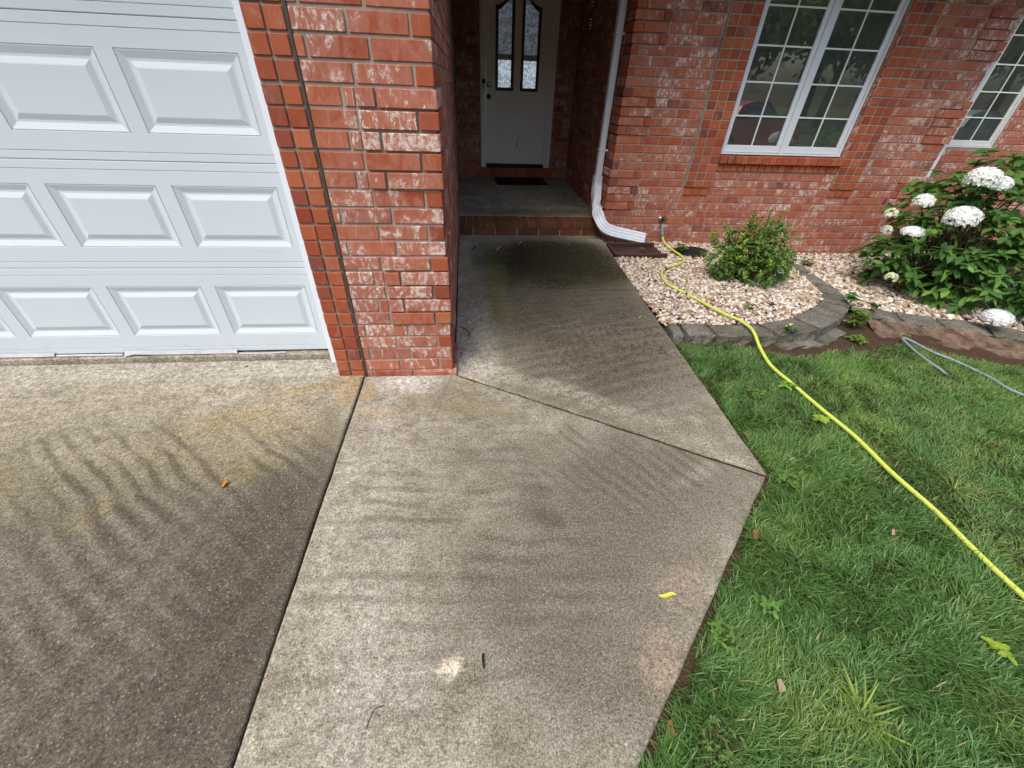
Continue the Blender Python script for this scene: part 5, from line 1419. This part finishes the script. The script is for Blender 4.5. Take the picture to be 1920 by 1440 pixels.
# crumpled black sheet
n = 28; V = []; F = []
for j in range(n + 1):
    for i in range(n + 1):
        u, v = i / n * 2 - 1, j / n * 2 - 1
        x = u * 0.21 * (1 + 0.12 * math.sin(3 * v + 1)); y = v * 0.16 * (1 + 0.10 * math.sin(4 * u))
        rr_ = math.hypot(u, v)
        z = 0.045 * max(0, 1 - rr_ ** 2 * 0.75) + 0.010 * math.sin(16 * u + 3 * math.sin(3 * v)) * max(0, 1 - 0.5 * rr_) - 0.01
        V.append((x, y, z))
for j in range(n):
    for i in range(n):
        a = j * (n + 1) + i
        if math.hypot((i + .5) / n * 2 - 1, (j + .5) / n * 2 - 1) < 1.08: F.append([a, a + 1, a + n + 2, a + n + 1])
so = mobj('black_sheet', make_mesh('black_sheet', V, F, M['plastic_sheet'], True), None, label='crumpled black plastic sheet on the gravel by the wall', cat='plastic sheet'); so.location = (2.64, 2.27, 0.030)
md = so.modifiers.new('thick', 'SOLIDIFY'); md.thickness = 0.003

# ------------------------------------------------------------------ across the street: what the panes mirror
b = MB(); b.box(-60, 60, -17.5, -10.5, -0.30, -0.285, 0.002); b.build('road', M['asphalt'], None, kind='structure')
t = NT('far_lawn'); p = t.pos(); n1 = t.noise(p, 3, 5); M['farlawn'] = t.fin(t.mix(n1, (0.04, 0.075, 0.02), (0.10, 0.14, 0.04)), 0.95, 0.1)
def grid_sheet(name, x0, x1, y0, y1, z, mat, n=20):
    V = []; F = []
    for j in range(n + 1):
        for i in range(n + 1): V.append((x0 + (x1 - x0) * i / n, y0 + (y1 - y0) * j / n, z + random.uniform(-0.02, 0.02)))
    for j in range(n):
        for i in range(n): a = j * (n + 1) + i; F.append([a, a + 1, a + n + 2, a + n + 1])
    return mobj(name, make_mesh(name, V, F, mat, True), None, kind='structure')
grid_sheet('front_lawn', 7.1, 60, -10.4, -0.4, -0.25, M['farlawn'])
grid_sheet('front_lawn', -0.3, 7.05, -10.4, -4.5, -0.24, M['farlawn'])
grid_sheet('far_lawn', -60, 60, -60, -17.6, -0.24, M['farlawn'])
t = NT('car_paint'); oi = t.n('ShaderNodeObjectInfo').outputs['Color']
t.set(t.bsdf.inputs['Coat Weight'], 0.6); M['carpaint'] = t.fin(oi, 0.3, 0.5)
M['carglass'] = simple('car_glass', (0.03, 0.04, 0.045), 0.05, 0.6)
M['tyre'] = simple('tyre', (0.015, 0.015, 0.015), 0.85, 0.2)
M['rim'] = simple('rim', (0.4, 0.4, 0.42), 0.3, 0.5, metal=0.8)
def car(label, loc, rz, colour):
    e = empty('parked_car', label, 'car', loc); e.rotation_euler = (0, 0, rz)
    side = [(-2.25, 0.45), (-2.28, 0.85), (-2.10, 1.02), (-1.3, 1.08), (-0.9, 1.45), (-0.3, 1.56), (0.35, 1.52), (1.0, 1.06), (1.9, 0.93), (2.22, 0.78), (2.28, 0.45), (2.2, 0.28), (-2.2, 0.28)]
    V = []; F = []; n = len(side)
    secs = [(-0.86, 0.0), (-0.90, 0.0), (0.90, 0.0), (0.86, 0.0)]
    for k, yy in enumerate((-0.80, -0.90, 0.90, 0.80)):
        for (x, z) in side:
            tum = max(0, z - 1.0) * 0.42
            s_ = 1 if yy > 0 else -1
            y = yy - s_ * tum; shrink = 0.985 if k in (0, 3) else 1.0
            V.append((x * shrink, y, z * (0.995 if k in (0, 3) else 0.98)))
    for k in range(3):
        for i in range(n): F.append([k * n + i, k * n + (i + 1) % n, (k + 1) * n + (i + 1) % n, (k + 1) * n + i])
    F.append(list(range(n))); F.append([3 * n + i for i in range(n)][::-1])
    bm = bmesh.new(); vs = [bm.verts.new(v) for v in V]
    for q in F: bm.faces.new([vs[i] for i in q])
    bmesh.ops.recalc_face_normals(bm, faces=bm.faces)
    me = bpy.data.meshes.new('body'); bm.to_mesh(me); bm.free(); me.materials.append(M['carpaint'])
    o = mobj('body', me, e); o.color = (*colour, 1)
    mdv = o.modifiers.new('b', 'BEVEL'); mdv.width = 0.04; mdv.segments = 2
    for s_ in (-1, 1):
        g = MB()
        def sp_(x, z, off=0.012): return (x, s_ * (0.90 - max(0, z - 1.0) * 0.42 + off), z * 0.98)
        g.add([sp_(-1.15, 1.10), sp_(-0.1, 1.10), sp_(-0.1, 1.50), sp_(-0.80, 1.42)], [[0, 1, 2, 3]]); g.add([sp_(-0.02, 1.10), sp_(0.85, 1.10), sp_(0.33, 1.46), sp_(-0.02, 1.50)], [[0, 1, 2, 3]])
        g.build('side_window', M['carglass'], e)
        for x in (-1.4, 1.42):
            V_, F_ = [], []
            for (r_, d) in [(0.33, 0.0), (0.33, 0.2), (0.22, 0.215), (0.20, 0.20), (0.05, 0.205)]:
                for k in range(20):
                    a = k / 20 * 6.2832; V_.append((r_ * math.cos(a), s_ * (0.72 + d), r_ * math.sin(a)))
            fm = []
            for j in range(4):
                for k in range(20): F_.append([j * 20 + k, j * 20 + (k + 1) % 20, (j + 1) * 20 + (k + 1) % 20, (j + 1) * 20 + k]); fm.append(0 if j < 2 else 1)
            F_.append([80 + k for k in range(20)]); fm.append(1)
            wv_ = mobj('wheel', make_mesh('wheel', V_, F_, [M['tyre'], M['rim']], True, fm), e); wv_.location = (x, 0, 0.33)
        h = MB(); h.add(*cbox((2.2, s_ * 0.62, 0.72), (0.12, 0.36, 0.14), 0.03)); h.build('headlight', M['vinyl'], e)
    g = MB(); g.add([(0.42, -0.62, 1.505), (0.98, -0.74, 1.09), (0.98, 0.74, 1.09), (0.42, 0.62, 1.505)], [[0, 1, 2, 3]])
    for i, v in enumerate(g.v): g.v[i] = (v[0] + 0.03, v[1], v[2] + 0.015)
    g.build('windscreen', M['carglass'], e)
    return e
car('dark red car mirrored in the wide window', (9.35, -8.05, -0.27), math.atan2(-0.37, 0.93), (0.60, 0.012, 0.035))
car('silver grey car mirrored in the narrow window', (17.6, -5.6, -0.27), math.atan2(-0.2, 0.93), (0.30, 0.32, 0.34))
# trees over the road, one shared crown
def make_crown(seed):
    r_ = np.random.default_rng(seed); n = 5200
    cl = r_.normal(0, 1, (26, 3)); cl /= np.linalg.norm(cl, axis=1)[:, None]; cl *= r_.uniform(0.45, 1.0, (26, 1)); cl[:, 2] = np.abs(cl[:, 2]) * 0.9 - 0.25
    c_ = cl[r_.integers(0, 26, n)] + r_.normal(0, 0.17, (n, 3))
    P = c_ * np.array([3.6, 3.6, 4.2])
    a = r_.normal(0, 1, (n, 3)); a /= np.linalg.norm(a, axis=1)[:, None]; b_ = np.cross(a, r_.normal(0, 1, (n, 3))); b_ /= np.linalg.norm(b_, axis=1)[:, None]
    s = r_.uniform(0.14, 0.30, (n, 1))
    V = np.stack([P - a * s, P + b_ * s * 0.5, P + a * s, P - b_ * s * 0.5], 1).reshape(-1, 3)
    F = np.arange(n * 4).reshape(-1, 4)
    C = np.repeat((np.array([0.13, 0.18, 0.085]) * r_.uniform(0.6, 1.5, (n, 1)))[:, None, :], 4, 1); C = np.concatenate([C, np.ones((n, 4, 1))], -1).reshape(-1, 4)
    return fast_mesh('crown', V, F, M['leaf'], False, C)
crowns = [make_crown(s) for s in (1, 2)]
trunk = MB(); trunk.tube([(0, 0, -0.3), (0.05, 0, 1.5), (0.0, 0.1, 3.2), (0.2, 0.1, 5.5)], 0.25, 10, radii=[0.34, 0.25, 0.2, 0.08])
for a in (0.3, 2.2, 4.3): trunk.tube([(0, 0.05, 2.6), (math.cos(a) * 1.2, math.sin(a) * 1.2, 4.2), (math.cos(a) * 2.2, math.sin(a) * 2.2, 5.6)], 0.1, 8, radii=[0.13, 0.08, 0.03])
tm = make_mesh('trunk', trunk.v, trunk.f, M['bark'], True)
tpos = [(4, -24, 1.0), (10, -23, 1.15), (16.5, -25, 1.1), (23, -22, 1.0), (30, -24, 1.2), (13, -32, 1.5), (22, -33, 1.5), (34, -16, 1.1), (40, -24, 1.4), (-4, -25, 1.1), (-12, -24, 1.2), (31, -35, 1.6), (45, -10, 1.3), (4, -34, 1.5)]
for i, (x, y, s) in enumerate(tpos):
    e = empty('street_tree', 'green leafy tree across the street, only mirrored in the window panes', 'tree', (x, y, -0.25), group='trees across the street')
    e.rotation_euler = (0, 0, i * 1.7); e.scale = (s, s, s)
    o = mobj('crown', crowns[i % 2], e); o.location = (0, 0, 4.8)
    mobj('trunk', tm, e)
